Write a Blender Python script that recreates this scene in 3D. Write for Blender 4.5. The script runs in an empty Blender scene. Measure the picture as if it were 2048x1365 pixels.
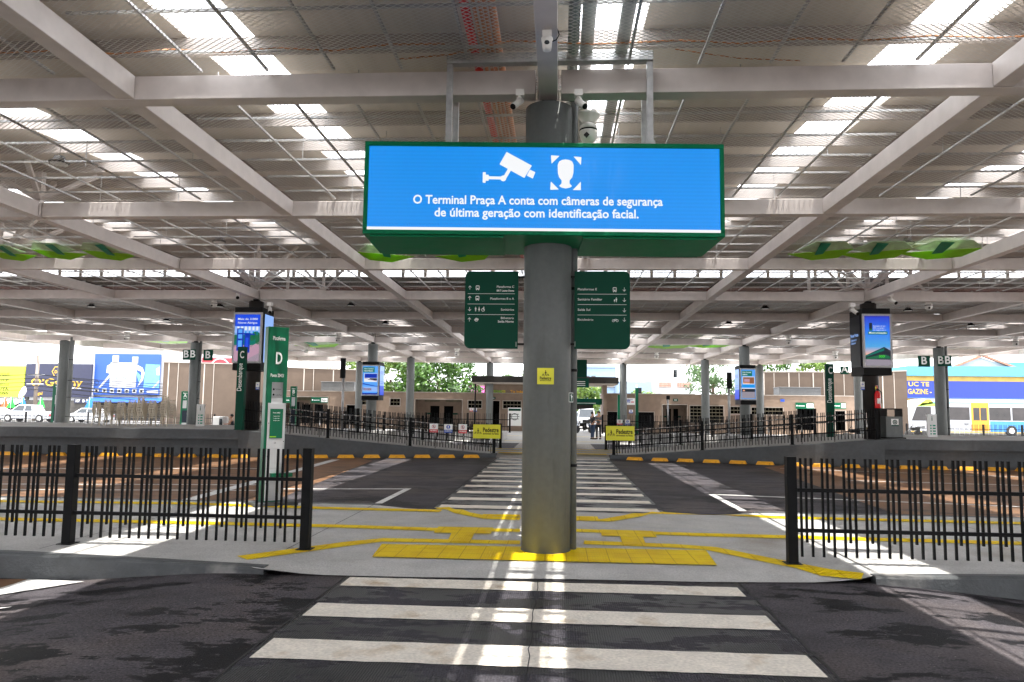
import bpy, bmesh, math, random
from mathutils import Vector, Matrix
R = math.radians
random.seed(7)
sc = bpy.context.scene
col = sc.collection
# ---------------------------------------------------------------- camera
F, PITCH, YAW, ROLL, CH = 1485.0, .093, -.0625, .0126, 1.8
fw = Vector((math.sin(YAW)*math.cos(PITCH), math.cos(YAW)*math.cos(PITCH), math.sin(PITCH)))
r0 = Vector((math.cos(YAW), -math.sin(YAW), 0)); u0 = r0.cross(fw)
rt = r0*math.cos(ROLL)+u0*math.sin(ROLL); up = -r0*math.sin(ROLL)+u0*math.cos(ROLL)
EYE = Vector((0, 0, CH))
cd = bpy.data.cameras.new('camera'); cam = bpy.data.objects.new('camera', cd); col.objects.link(cam)
cd.sensor_width = 36; cd.lens = F/2048*36; cd.clip_start = .05; cd.clip_end = 3000
cam.matrix_world = Matrix(((rt.x, up.x, -fw.x, 0), (rt.y, up.y, -fw.y, 0), (rt.z, up.z, -fw.z, CH), (0, 0, 0, 1)))
sc.camera = cam
# ---------------------------------------------------------------- light
EXP = 2.45
vs = sc.view_settings
sc.display_settings.display_device = 'sRGB'
vs.view_transform = 'Standard'; vs.look = 'None'; vs.exposure = EXP; vs.gamma = 1; vs.use_curve_mapping = False
sun_to = Vector((.15, -.11, 1)).normalized()          # direction towards the sun
elev = math.asin(sun_to.z); azim = math.atan2(sun_to.x, sun_to.y)
W = bpy.data.worlds.new('World'); sc.world = W; W.use_nodes = True
nt = W.node_tree; bg = nt.nodes['Background']
sk = nt.nodes.new('ShaderNodeTexSky'); sk.sky_type = 'NISHITA'; sk.sun_disc = False
sk.sun_elevation = elev; sk.sun_rotation = azim; sk.dust_density = 3.0; sk.air_density = 1.0; sk.ozone_density = 1
mx = nt.nodes.new('ShaderNodeMix'); mx.data_type = 'RGBA'          # thin bright cloud over the blue
tc = nt.nodes.new('ShaderNodeTexCoord'); nz = nt.nodes.new('ShaderNodeTexNoise'); nz.inputs['Scale'].default_value = 2.2; nz.inputs['Detail'].default_value = 6
mr = nt.nodes.new('ShaderNodeMapRange'); mr.inputs[1].default_value = .3; mr.inputs[2].default_value = .55; mr.inputs[3].default_value = .35; mr.inputs[4].default_value = .95
nt.links.new(tc.outputs['Generated'], nz.inputs['Vector']); nt.links.new(nz.outputs['Fac'], mr.inputs[0])
nt.links.new(mr.outputs[0], mx.inputs[0]); nt.links.new(sk.outputs[0], mx.inputs[6]); mx.inputs[7].default_value = (9.0, 9.2, 9.6, 1)
nt.links.new(mx.outputs[2], bg.inputs['Color']); bg.inputs['Strength'].default_value = .13
sl = bpy.data.lights.new('sun', 'SUN'); sl.energy = 3.7; sl.angle = R(.6); sl.color = (1, .95, .87)
so = bpy.data.objects.new('sun', sl); col.objects.link(so)
so.rotation_euler = (-sun_to).to_track_quat('-Z', 'Y').to_euler(); so.location = (0, 0, 60)
cy = sc.cycles
cy.max_bounces = 14; cy.diffuse_bounces = 6; cy.glossy_bounces = 3; cy.transmission_bounces = 4; cy.transparent_max_bounces = 24
cy.use_denoising = True; cy.sample_clamp_indirect = 6.0; cy.caustics_reflective = False; cy.caustics_refractive = False
# ---------------------------------------------------------------- pixel rays of the photograph -> points in the place
def ray(x, y): return rt*((x-1024)/F) - up*((y-682.5)/F) + fw
def G(x, y, z=0.):
    d = ray(x, y); return EYE + d*((z-CH)/d.z)
def A(x, y, Y):
    d = ray(x, y); return EYE + d*(Y/d.y)
# ---------------------------------------------------------------- materials
def lin(h):
    h = h.lstrip('#'); o = []
    for i in (0, 2, 4):
        c = int(h[i:i+2], 16)/255
        o.append(c/12.92 if c <= .04045 else ((c+.055)/1.055)**2.4)
    return (*o, 1)
MATS = {}
def nodes(name):
    m = bpy.data.materials.new(name); m.use_nodes = True; MATS[name] = m
    return m, m.node_tree, m.node_tree.nodes['Principled BSDF']
def mat(name, c, rough=.5, metal=0., var=.12, scale=3., bump=0., bscale=60., spec=.5, spots=None, stretch=None, grain=None):
    """base colour with a soft procedural variation, fine bump and optional darker spots"""
    if name in MATS: return MATS[name]
    if isinstance(c, str): c = lin(c)
    c = (*c[:3], 1)
    m, t, b = nodes(name); N = t.nodes.new; L = t.links.new
    b.inputs['Roughness'].default_value = rough; b.inputs['Metallic'].default_value = metal
    b.inputs['Specular IOR Level'].default_value = spec
    tcn = N('ShaderNodeTexCoord'); vec = tcn.outputs['Object']
    if stretch:
        mp = N('ShaderNodeMapping'); mp.inputs['Scale'].default_value = stretch; L(vec, mp.inputs['Vector']); vec = mp.outputs[0]
    n1 = N('ShaderNodeTexNoise'); n1.inputs['Scale'].default_value = scale; n1.inputs['Detail'].default_value = 5; n1.inputs['Roughness'].default_value = .62
    L(vec, n1.inputs['Vector'])
    r1 = N('ShaderNodeValToRGB'); e = r1.color_ramp.elements
    e[0].position = .3; e[1].position = .7
    e[0].color = (*[v*(1-var) for v in c[:3]], 1); e[1].color = (*[min(1, v*(1+var)) for v in c[:3]], 1)
    L(n1.outputs['Fac'], r1.inputs[0]); out = r1.outputs[0]
    if spots:
        sc_, th, cc = spots
        n2 = N('ShaderNodeTexNoise'); n2.inputs['Scale'].default_value = sc_; n2.inputs['Detail'].default_value = 6; L(vec, n2.inputs['Vector'])
        r2 = N('ShaderNodeValToRGB'); r2.color_ramp.elements[0].position = th; r2.color_ramp.elements[1].position = th+.12
        L(n2.outputs['Fac'], r2.inputs[0]); k = N('ShaderNodeMix'); k.data_type = 'RGBA'
        L(r2.outputs[0], k.inputs[0]); L(out, k.inputs[6]); k.inputs[7].default_value = cc if len(cc) == 4 else (*cc, 1); out = k.outputs[2]
    if grain:
        g1 = N('ShaderNodeTexNoise'); g1.inputs['Scale'].default_value = grain[0]; g1.inputs['Detail'].default_value = 3; L(tcn.outputs['Object'], g1.inputs['Vector'])
        g2 = N('ShaderNodeMapRange'); g2.inputs[1].default_value = .3; g2.inputs[2].default_value = .7; g2.inputs[3].default_value = 1-grain[1]; g2.inputs[4].default_value = 1+grain[1]; L(g1.outputs['Fac'], g2.inputs[0])
        g3 = N('ShaderNodeMix'); g3.data_type = 'RGBA'; g3.blend_type = 'MULTIPLY'; g3.inputs[0].default_value = 1; L(out, g3.inputs[6]); L(g2.outputs[0], g3.inputs[7]); out = g3.outputs[2]
    L(out, b.inputs['Base Color'])
    rr = N('ShaderNodeMapRange'); rr.inputs[3].default_value = max(.03, rough-.08); rr.inputs[4].default_value = min(1, rough+.08)
    L(n1.outputs['Fac'], rr.inputs[0]); L(rr.outputs[0], b.inputs['Roughness'])
    if bump:
        n3 = N('ShaderNodeTexNoise'); n3.inputs['Scale'].default_value = bscale; n3.inputs['Detail'].default_value = 4; L(vec, n3.inputs['Vector'])
        bp = N('ShaderNodeBump'); bp.inputs['Strength'].default_value = bump; bp.inputs['Distance'].default_value = .02
        L(n3.outputs['Fac'], bp.inputs['Height']); L(bp.outputs[0], b.inputs['Normal'])
    return m
def glow(name, c, k=1.0, rough=.3):
    """a lit screen: shows colour c after the camera's exposure"""
    if name in MATS: return MATS[name]
    if isinstance(c, str): c = lin(c)
    m, t, b = nodes(name)
    b.inputs['Base Color'].default_value = (.008, .008, .01, 1); b.inputs['Roughness'].default_value = rough; b.inputs['Specular IOR Level'].default_value = .12
    b.inputs['Emission Color'].default_value = (*c[:3], 1); b.inputs['Emission Strength'].default_value = k/2**EXP
    return m
mat('beam_paint', (.53, .475, .45), .5, grain=(5, .05), var=.08, scale=1.3)
mat('purlin_paint', (.36, .32, .295), .5, .0, var=.12, scale=1.5)
mat('galvanised', (.42, .42, .42), .42, .55, var=.2, scale=8)
mat('column_paint', (.126, .134, .131), .52, spec=.3, var=.14, spots=(1.6, .60, (.095, .10, .095)), grain=(14, .06), scale=.9, stretch=(3, 3, .5))
mat('dark_cladding', (.026, .023, .021), .5, spec=.12, var=.15)
mat('black_metal', (.006, .006, .0065), .5, var=.2, scale=5, spec=.1)
mat('sign_green', (.002, .050, .029), .5, var=.06, spec=.12)
mat('case_green', (.001, .155, .066), .4, var=.06, spec=.12)
mat('totem_green', (.001, .092, .042), .38, var=.06, spec=.2)
mat('white_paint', (.74, .74, .73), .4, var=.04)
mat('light_grey_panel', (.36, .36, .37), .4, var=.05)
mat('ink_black', (.008, .008, .008), .55, spec=.15, var=.05)
mat('ink_white', (.8, .8, .78), .45, var=.03)
mat('sign_yellow', (.70, .66, .012), .4, var=.05)
mat('sign_red', (.55, .02, .03), .4, var=.05)
mat('sign_blue', (.015, .07, .42), .4, var=.05)
mat('concrete_grey', (.062, .067, .072), .7, grain=(9, .10), var=.16, scale=1.1, bump=.15, spots=(.6, .62, (.047, .047, .05)))
mat('screen_housing', (.008, .008, .008), .5, spec=.1)
mat('dark_recess', (.035, .033, .033), .8)
mat('kerb_concrete', (.058, .062, .066), .55, var=.35, scale=2.2, bump=.4, bscale=30, spots=(1.1, .58, (.22, .21, .20)))
mat('brown_render_darkened', (.085, .063, .048), .85, var=.10, scale=1.0, bump=.12, bscale=90, spec=.2)  # darker copy of the service buildings' brown, offsetting the sun on the walls
mat('brown_render', (.205, .147, .108), .8, grain=(3, .08), var=.10, scale=1.2, bump=.12, bscale=90, spots=(.35, .60, (.19, .135, .10)))  # lighter copy of the wall brown, making up for the roof's shade
mat('cream_trim', (.34, .30, .26), .7)
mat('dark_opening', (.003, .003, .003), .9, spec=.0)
mat('louvre', (.12, .10, .06), .6, var=.3)
mat('yellow_block', (.72, .33, .004), .5, var=.2, scale=6, spots=(9, .60, (.40, .17, .01)))
mat('chair_plastic', (.60, .52, .40), .45, var=.06)
mat('stainless', (.62, .60, .57), .25, .9, var=.1)
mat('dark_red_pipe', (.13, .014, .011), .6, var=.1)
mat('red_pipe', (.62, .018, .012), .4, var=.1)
mat('copper_pipe', (.50, .20, .09), .5, .0, var=.15)
mat('pvc_grey', (.185, .215, .2), .4, var=.08)
mat('orange_cord', (.42, .17, .06), .6, var=.3, scale=20)
mat('cam_white', (.72, .70, .67), .35, var=.05)
mat('leaf_green', (.26, .60, .012), .35, var=.1, scale=2)
mat('leaf_pale', (.50, .66, .44), .3, var=.25, scale=5)
mat('leaf_teal', (.0, .30, .17), .35, var=.1)
mat('skin', (.42, .22, .145), .55, var=.08)
mat('hair', (.012, .009, .007), .6)
mat('car_white', (.40, .41, .43), .22, var=.02)
mat('car_glass', (.02, .025, .03), .08)
mat('rubber', (.018, .018, .018), .7)
mat('extinguisher', (.62, .008, .01), .25, var=.05)
mat('trunk', (.075, .05, .033), .85, var=.3, bump=.5, bscale=20)
mat('pole_concrete', (.20, .16, .13), .8, var=.15)

for nm in ('leaf_green', 'leaf_pale', 'leaf_teal'):     # thin translucent plastic sheet
    t_ = MATS[nm].node_tree; b_ = t_.nodes['Principled BSDF']; tr_ = t_.nodes.new('ShaderNodeBsdfTranslucent'); k_ = t_.nodes.new('ShaderNodeMixShader'); k_.label = 'leaf_sheet'
    t_.links.new(b_.inputs['Base Color'].links[0].from_socket, tr_.inputs[0]); k_.inputs[0].default_value = .28
    t_.links.new(b_.outputs[0], k_.inputs[1]); t_.links.new(tr_.outputs[0], k_.inputs[2]); t_.links.new(k_.outputs[0], t_.nodes['Material Output'].inputs[0])
# ---------------------------------------------------------------- mesh builder
class MB:
    def __init__(s): s.v = []; s.f = []; s.m = []; s.mats = []; s.cur = 0; s.sm = []; s.smooth = False
    def use(s, name):
        if name not in s.mats: s.mats.append(name)
        s.cur = s.mats.index(name); return s
    def face(s, idx):
        s.f.append(tuple(idx)); s.m.append(s.cur); s.sm.append(s.smooth)
    def pts(s, ps):
        k = len(s.v); s.v.extend([tuple(p) for p in ps]); return list(range(k, k+len(ps)))
    def quad(s, *ps): s.face(s.pts(ps))
    def hexa(s, lo, hi):
        a = s.pts(lo); b = s.pts(hi); n = len(a)
        s.face(a[::-1]); s.face(b)
        for i in range(n):
            j = (i+1) % n; s.face((a[i], a[j], b[j], b[i]))
    def box(s, x0, x1, y0, y1, z0, z1):
        s.hexa([(x0, y0, z0), (x1, y0, z0), (x1, y1, z0), (x0, y1, z0)], [(x0, y0, z1), (x1, y0, z1), (x1, y1, z1), (x0, y1, z1)]); return s
    def obox(s, c, ax, ay, az, hx, hy, hz):
        c = Vector(c); ax, ay, az = Vector(ax), Vector(ay), Vector(az)
        q = [(-1, -1), (1, -1), (1, 1), (-1, 1)]
        s.hexa([c+ax*hx*i+ay*hy*j-az*hz for i, j in q], [c+ax*hx*i+ay*hy*j+az*hz for i, j in q]); return s
    def bar(s, p0, p1, w, h, upv=(0, 0, 1)):
        p0, p1 = Vector(p0), Vector(p1); d = (p1-p0); L = d.length; d.normalize()
        x = d.cross(Vector(upv))
        if x.length < 1e-4: x = Vector((1, 0, 0)) if abs(d.x) < .9 else Vector((0, 1, 0))
        x.normalize(); y = x.cross(d)
        return s.obox((p0+p1)/2, x, y, d, w/2, h/2, L/2)
    def tube(s, p0, p1, r, n=10, r1=None):
        p0, p1 = Vector(p0), Vector(p1); d = (p1-p0).normalized(); r1 = r if r1 is None else r1
        x = d.orthogonal().normalized(); y = d.cross(x)
        lo = [p0+(x*math.cos(a)+y*math.sin(a))*r for a in [2*math.pi*i/n for i in range(n)]]
        hi = [p1+(x*math.cos(a)+y*math.sin(a))*r1 for a in [2*math.pi*i/n for i in range(n)]]
        a = s.pts(lo); b = s.pts(hi); sm = s.smooth
        s.smooth = False; s.face(a[::-1]); s.face(b); s.smooth = True
        for i in range(n): s.face((a[i], a[(i+1) % n], b[(i+1) % n], b[i]))
        s.smooth = sm; return s
    def path(s, ps, r, n=6):
        for a, b in zip(ps, ps[1:]): s.tube(a, b, r, n)
        return s
    def lathe(s, c, prof, n=20, ax=(0, 0, 1)):
        c = Vector(c); ax = Vector(ax).normalized(); x = ax.orthogonal().normalized(); y = ax.cross(x)
        rings = [s.pts([c+ax*z+(x*math.cos(2*math.pi*i/n)+y*math.sin(2*math.pi*i/n))*max(r, 1e-4) for i in range(n)]) for r, z in prof]
        sm = s.smooth; s.smooth = True
        for a, b in zip(rings, rings[1:]):
            for i in range(n): s.face((a[i], a[(i+1) % n], b[(i+1) % n], b[i]))
        s.smooth = sm; s.face(rings[0][::-1]); s.face(rings[-1]); return s
    def prism(s, poly, n, t):
        """planar polygon (3d points) pushed along n by t"""
        n = Vector(n)*t; s.hexa([Vector(p) for p in poly], [Vector(p)+n for p in poly]); return s
    def grid(s, x0, x1, nx, y0, y1, ny, zf):
        k = len(s.v)
        for j in range(ny+1):
            for i in range(nx+1):
                x = x0+(x1-x0)*i/nx; y = y0+(y1-y0)*j/ny; s.v.append((x, y, zf(x, y)))
        for j in range(ny):
            for i in range(nx):
                a = k+j*(nx+1)+i; s.face((a, a+1, a+nx+2, a+nx+1))
        return s
    def build(s, name, m=None, parent=None, bevel=0, merge=False):
        me = bpy.data.meshes.new(name); o0 = Vector((0, 0, 0))
        if parent is not None: o0 = parent.matrix_world.translation if parent.type == 'EMPTY' and parent.parent is None else world_loc(parent)
        elif s.v and not getattr(s, 'keep', False):
            n = len(s.v); o0 = Vector((sum(v[0] for v in s.v)/n, sum(v[1] for v in s.v)/n, min(v[2] for v in s.v)))
        me.from_pydata([(Vector(v)-o0) for v in s.v], [], s.f)
        if m: me.materials.append(MATS[m])
        else:
            for x in s.mats: me.materials.append(MATS[x])
            me.polygons.foreach_set('material_index', s.m)
        me.polygons.foreach_set('use_smooth', s.sm); me.update()
        b = bmesh.new(); b.from_mesh(me)
        if merge: bmesh.ops.remove_doubles(b, verts=b.verts, dist=1e-4)
        if merge or bevel: bmesh.ops.recalc_face_normals(b, faces=b.faces)
        b.to_mesh(me); b.free()
        o = bpy.data.objects.new(name, me); col.objects.link(o)
        if parent is not None: o.parent = parent; LOC[o.name] = o0
        else: o.location = o0; LOC[o.name] = o0
        if bevel:
            bv = o.modifiers.new('bevel', 'BEVEL'); bv.width = bevel; bv.segments = 2; bv.limit_method = 'ANGLE'
        return o
LOC = {}
def world_loc(o): return LOC[o.name]
def thing(name, label, cat, loc, group=None):
    o = bpy.data.objects.new(name, None); col.objects.link(o); o.location = loc; o.empty_display_size = .2
    LOC[o.name] = Vector(loc); o['label'] = label; o['category'] = cat
    if group: o['group'] = group
    o.matrix_world = Matrix.Translation(Vector(loc))
    return o
def tag(o, label, cat, group=None):
    o['label'] = label; o['category'] = cat
    if group: o['group'] = group
    return o
def struct(o, kind='structure'): o['kind'] = kind; return o
def copy_tree(o, parent=None):
    c = o.copy(); col.objects.link(c); LOC[c.name] = LOC.get(o.name, Vector((0, 0, 0)))
    if parent is not None: c.parent = parent; c.matrix_parent_inverse = o.matrix_parent_inverse.copy()
    for ch in list(o.children): copy_tree(ch, c)
    return c
ORD = ['first', 'second', 'third', 'fourth', 'fifth', 'sixth', 'seventh', 'eighth', 'ninth', 'tenth', 'eleventh', 'twelfth', 'thirteenth', 'fourteenth', 'fifteenth', 'sixteenth', 'seventeenth', 'eighteenth', 'nineteenth', 'twentieth', 'twenty-first', 'twenty-second', 'twenty-third', 'twenty-fourth', 'twenty-fifth', 'twenty-sixth', 'twenty-seventh', 'twenty-eighth', 'twenty-ninth', 'thirtieth']
# ---------------------------------------------------------------- lettering and pictograms on panels
TXT = {}
def glyphs(body, bold):
    k = (body, bold)
    if k not in TXT:
        c = bpy.data.curves.new('t', 'FONT'); c.body = body; c.size = 1; c.offset = bold; c.resolution_u = 3; c.fill_mode = 'FRONT'
        o = bpy.data.objects.new('t', c); me = bpy.data.meshes.new_from_object(o)
        vs_ = [v.co.copy() for v in me.vertices]; fs = [tuple(p.vertices) for p in me.polygons]
        bpy.data.objects.remove(o); bpy.data.curves.remove(c); bpy.data.meshes.remove(me)
        xs = [v.x for v in vs_] or [0]; TXT[k] = (vs_, fs, min(xs), max(xs))
    return TXT[k]
class Panel:
    """art on a flat rectangle: o lower-left corner, r and u unit vectors, w x h metres; positions are fractions"""
    def __init__(s, o, r, u, w, h, eps=.004):
        s.o = Vector(o); s.r = Vector(r).normalized(); s.u = Vector(u).normalized(); s.w = w; s.h = h
        s.n = s.r.cross(s.u).normalized(); s.e = eps; s.mb = MB(); s.k = 1
    def p(s, x, y): return s.o + s.r*(x*s.w) + s.u*(y*s.h) + s.n*(s.e*s.k)
    def lay(s, k): s.k = k; return s
    def rect(s, m, x0, y0, x1, y1): s.mb.use(m).quad(s.p(x0, y0), s.p(x1, y0), s.p(x1, y1), s.p(x0, y1)); return s
    def poly(s, m, ps): s.mb.use(m).face(s.mb.pts([s.p(x, y) for x, y in ps])); return s
    def disc(s, m, x, y, r, n=20, asp=None):
        q = s.w/s.h
        return s.poly(m, [(x+r*math.cos(2*math.pi*i/n), y+r*q*math.sin(2*math.pi*i/n)) for i in range(n)])
    def ring(s, m, x, y, r, t, n=20, a0=0, a1=2*math.pi):
        q = s.w/s.h
        for i in range(n):
            a, b = a0+(a1-a0)*i/n, a0+(a1-a0)*(i+1)/n
            s.poly(m, [(x+(r-t)*math.cos(a), y+(r-t)*q*math.sin(a)), (x+r*math.cos(a), y+r*q*math.sin(a)), (x+r*math.cos(b), y+r*q*math.sin(b)), (x+(r-t)*math.cos(b), y+(r-t)*q*math.sin(b))])
        return s
    def line(s, m, x0, y0, x1, y1, t):
        q = s.w/s.h; dx, dy = (x1-x0), (y1-y0)/q; L = math.hypot(dx, dy) or 1; nx, ny = -dy/L*t/2, dx/L*t/2*q
        return s.poly(m, [(x0+nx, y0+ny), (x0-nx, y0-ny), (x1-nx, y1-ny), (x1+nx, y1+ny)])
    def text(s, m, body, x, y, size, al='l', bold=.0, fit=None, rot=False):
        """size = letter height (em) in metres; fit = width as a fraction of the panel"""
        vs_, fs, a, b = glyphs(body, bold); s.mb.use(m)
        sx = size
        if fit: sx = fit*(s.h if rot else s.w)/max(b-a, 1e-3)
        off = {'l': a, 'r': b, 'c': (a+b)/2}[al]
        base = s.o + s.r*(x*s.w) + s.u*(y*s.h) + s.n*(s.e*s.k)
        if rot: k = s.mb.pts([base + s.u*((v.x-off)*sx) - s.r*(v.y*size) for v in vs_])
        else: k = s.mb.pts([base + s.r*((v.x-off)*sx) + s.u*(v.y*size) for v in vs_])
        for f in fs: s.mb.face([k[i] for i in f])
        return s
    def arrow(s, m, x, y, sz, d=1):
        q = s.w/s.h; t = sz*.22
        s.line(m, x, y-sz*q*d, x, y+sz*.75*q*d, t)
        s.line(m, x-sz*.75, y+.12*sz*q*d, x+t*.35, y+sz*q*d, t); s.line(m, x+sz*.75, y+.12*sz*q*d, x-t*.35, y+sz*q*d, t); return s
    def bus(s, m, x, y, sz, bgm):
        q = s.w/s.h; P = lambda a, b: (x+a*sz, y+b*sz*q)
        s.poly(m, [P(-.8, -.8), P(.8, -.8), P(.85, .6), P(.6, 1), P(-.6, 1), P(-.85, .6)])
        s.poly(m, [P(-.65, -1.1), P(-.3, -1.1), P(-.3, -.8), P(-.65, -.8)]); s.poly(m, [P(.3, -1.1), P(.65, -1.1), P(.65, -.8), P(.3, -.8)])
        s.k += 1; s.poly(bgm, [P(-.6, -.1), P(.6, -.1), P(.62, .62), P(-.62, .62)])
        s.poly(bgm, [P(-.62, -.6), P(-.3, -.6), P(-.3, -.3), P(-.62, -.3)]); s.poly(bgm, [P(.3, -.6), P(.62, -.6), P(.62, -.3), P(.3, -.3)]); s.k -= 1; return s
    def man(s, m, x, y, sz, skirt=False):
        q = s.w/s.h; P = lambda a, b: (x+a*sz, y+b*sz*q)
        s.disc(m, x, y+.8*sz*q, .2*sz, 10)
        if skirt: s.poly(m, [P(-.16, .5), P(.16, .5), P(.45, -.35), P(-.45, -.35)])
        else: s.poly(m, [P(-.36, .5), P(.36, .5), P(.3, -.2), P(-.3, -.2)])
        s.poly(m, [P(-.2, -1), P(-.03, -1), P(-.03, -.15), P(-.2, -.15)]); s.poly(m, [P(.03, -1), P(.2, -1), P(.2, -.15), P(.03, -.15)]); return s
    def walker(s, m, x, y, sz):
        """striding figure on a zebra crossing"""
        q = s.w/s.h
        s.disc(m, x-.02*sz, y+.86*sz*q, .15*sz, 10)
        s.line(m, x, y+.65*sz*q, x+.06*sz, y-.05*sz*q, .3*sz)
        s.line(m, x+.02*sz, y, x-.28*sz, y-.85*sz*q, .15*sz); s.line(m, x+.04*sz, y, x+.36*sz, y-.85*sz*q, .15*sz)
        s.line(m, x+.02*sz, y+.55*sz*q, x-.3*sz, y+.1*sz*q, .1*sz); s.line(m, x+.04*sz, y+.55*sz*q, x+.4*sz, y+.22*sz*q, .1*sz)
        for i, (a, b) in enumerate(((-.75, -.3), (-1.1, -.2), (.75, .3), (1.1, .2))):
            s.line(m, x+a*sz, y-.75*sz*q, x+a*sz*.72, y-.1*sz*q, .15*sz)
        return s
    def build(s, name, parent): return s.mb.build(name, None, parent)
# ================================================================ SETTING: ground, roads, pavements
def asphalt(name, wet=.56, base=(.060, .056, .066), dust=(.13, .105, .09), dustk=.35, ridges=False):
    m, t, b = nodes(name); N = t.nodes.new; L = t.links.new
    tcn = N('ShaderNodeTexCoord'); V = tcn.outputs['Object']
    def noise(s, d=6, st=(1, 1, 1), ro=.6):
        mp = N('ShaderNodeMapping'); mp.inputs['Scale'].default_value = st; L(V, mp.inputs[0])
        n = N('ShaderNodeTexNoise'); n.inputs['Scale'].default_value = s; n.inputs['Detail'].default_value = d; n.inputs['Roughness'].default_value = ro; L(mp.outputs[0], n.inputs['Vector']); return n.outputs['Fac']
    def ramp(f, a, bb, ca=(0, 0, 0, 1), cb=(1, 1, 1, 1)):
        r = N('ShaderNodeValToRGB'); e = r.color_ramp.elements; e[0].position = a; e[1].position = bb; e[0].color = ca; e[1].color = cb; L(f, r.inputs[0]); return r.outputs[0]
    def mixc(f, c1, c2):
        k = N('ShaderNodeMix'); k.data_type = 'RGBA'
        for i, c in ((6, c1), (7, c2)):
            if isinstance(c, tuple): k.inputs[i].default_value = (*c[:3], 1)
            else: L(c, k.inputs[i])
        L(f, k.inputs[0]); return k.outputs[2]
    c = ramp(noise(.9, 8, (1, 1.6, 1)), .3, .72, (*[v*.62 for v in base], 1), (*[v*1.35 for v in base], 1))
    c = mixc(ramp(noise(.35, 5), .48, .8, (0, 0, 0, 1), (dustk, dustk, dustk, 1)), c, dust)
    c = mixc(ramp(noise(120, 2), .60, .72, (0, 0, 0, 1), (.75, .75, .75, 1)), c, tuple(v*2.4 for v in base))
    gr = N('ShaderNodeMapRange'); gr.inputs[1].default_value = .32; gr.inputs[2].default_value = .68; gr.inputs[3].default_value = .55; gr.inputs[4].default_value = 1.5; L(noise(48, 4), gr.inputs[0])
    gm_ = N('ShaderNodeMix'); gm_.data_type = 'RGBA'; gm_.blend_type = 'MULTIPLY'; gm_.inputs[0].default_value = 1; L(c, gm_.inputs[6]); L(gr.outputs[0], gm_.inputs[7]); c = gm_.outputs[2]
    wm = ramp(noise(1.7, 8, (.7, 1.5, 1), .68), wet, wet+.02)
    c = mixc(wm, c, (.011, .0105, .012))
    fleck = ramp(noise(55, 1), .775, .79); c = mixc(fleck, c, (.33, .30, .27))
    L(c, b.inputs['Base Color']); b.inputs['Specular IOR Level'].default_value = .22
    rr = N('ShaderNodeMapRange'); rr.inputs[3].default_value = .7; rr.inputs[4].default_value = .50 if not ridges else .34; L(wm, rr.inputs[0])
    sv = N('ShaderNodeMapRange'); sv.inputs[3].default_value = .09; sv.inputs[4].default_value = .05 if not ridges else .22; L(wm, sv.inputs[0]); L(sv.outputs[0], b.inputs['Specular IOR Level'])
    L(rr.outputs[0], b.inputs['Roughness'])
    h = noise(160, 3)
    if ridges:
        w = N('ShaderNodeTexWave'); w.wave_type = 'BANDS'; w.bands_direction = 'X'; w.inputs['Scale'].default_value = 16; w.inputs['Distortion'].default_value = 3; L(V, w.inputs['Vector'])
        a = N('ShaderNodeMath'); a.operation = 'ADD'; L(h, a.inputs[0]); L(w.outputs['Fac'], a.inputs[1]); h = a.outputs[0]
    bp = N('ShaderNodeBump'); bp.inputs['Strength'].default_value = .35; bp.inputs['Distance'].default_value = .012; L(h, bp.inputs['Height']); L(bp.outputs[0], b.inputs['Normal'])
asphalt('asphalt', .54, (.066, .060, .067), (.15, .115, .092), .6)
asphalt('wet_slab', .47, (.048, .045, .053), ridges=True, dustk=.2)
asphalt('street_asphalt', .9, (.10, .10, .10))
mat('bay_concrete', (.185, .098, .052), .6, var=.30, scale=.8, spec=.2, bump=.2, bscale=60, spots=(1.3, .56, (.085, .055, .04)), stretch=(.6, 1.4, 1))
mat('pavement_concrete', (.44, .43, .42), .75, spec=.15, grain=(60, .16), var=.13, scale=1.4, bump=.22, bscale=140, spots=(.5, .60, (.33, .30, .265)))
mat('road_paint', (.74, .68, .60), .7, spec=.2, grain=(35, .14), var=.12, scale=5, bump=.5, bscale=40, spots=(2.0, .58, (.52, .41, .29)))
mat('thin_paint', (.62, .61, .60), .55, var=.15, scale=6, spots=(7, .62, (.2, .19, .18)))
mat('joint_dark', (.02, .019, .019), .8)
mat('ground_far', (.22, .21, .20), .8, var=.15, scale=.2)
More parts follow.
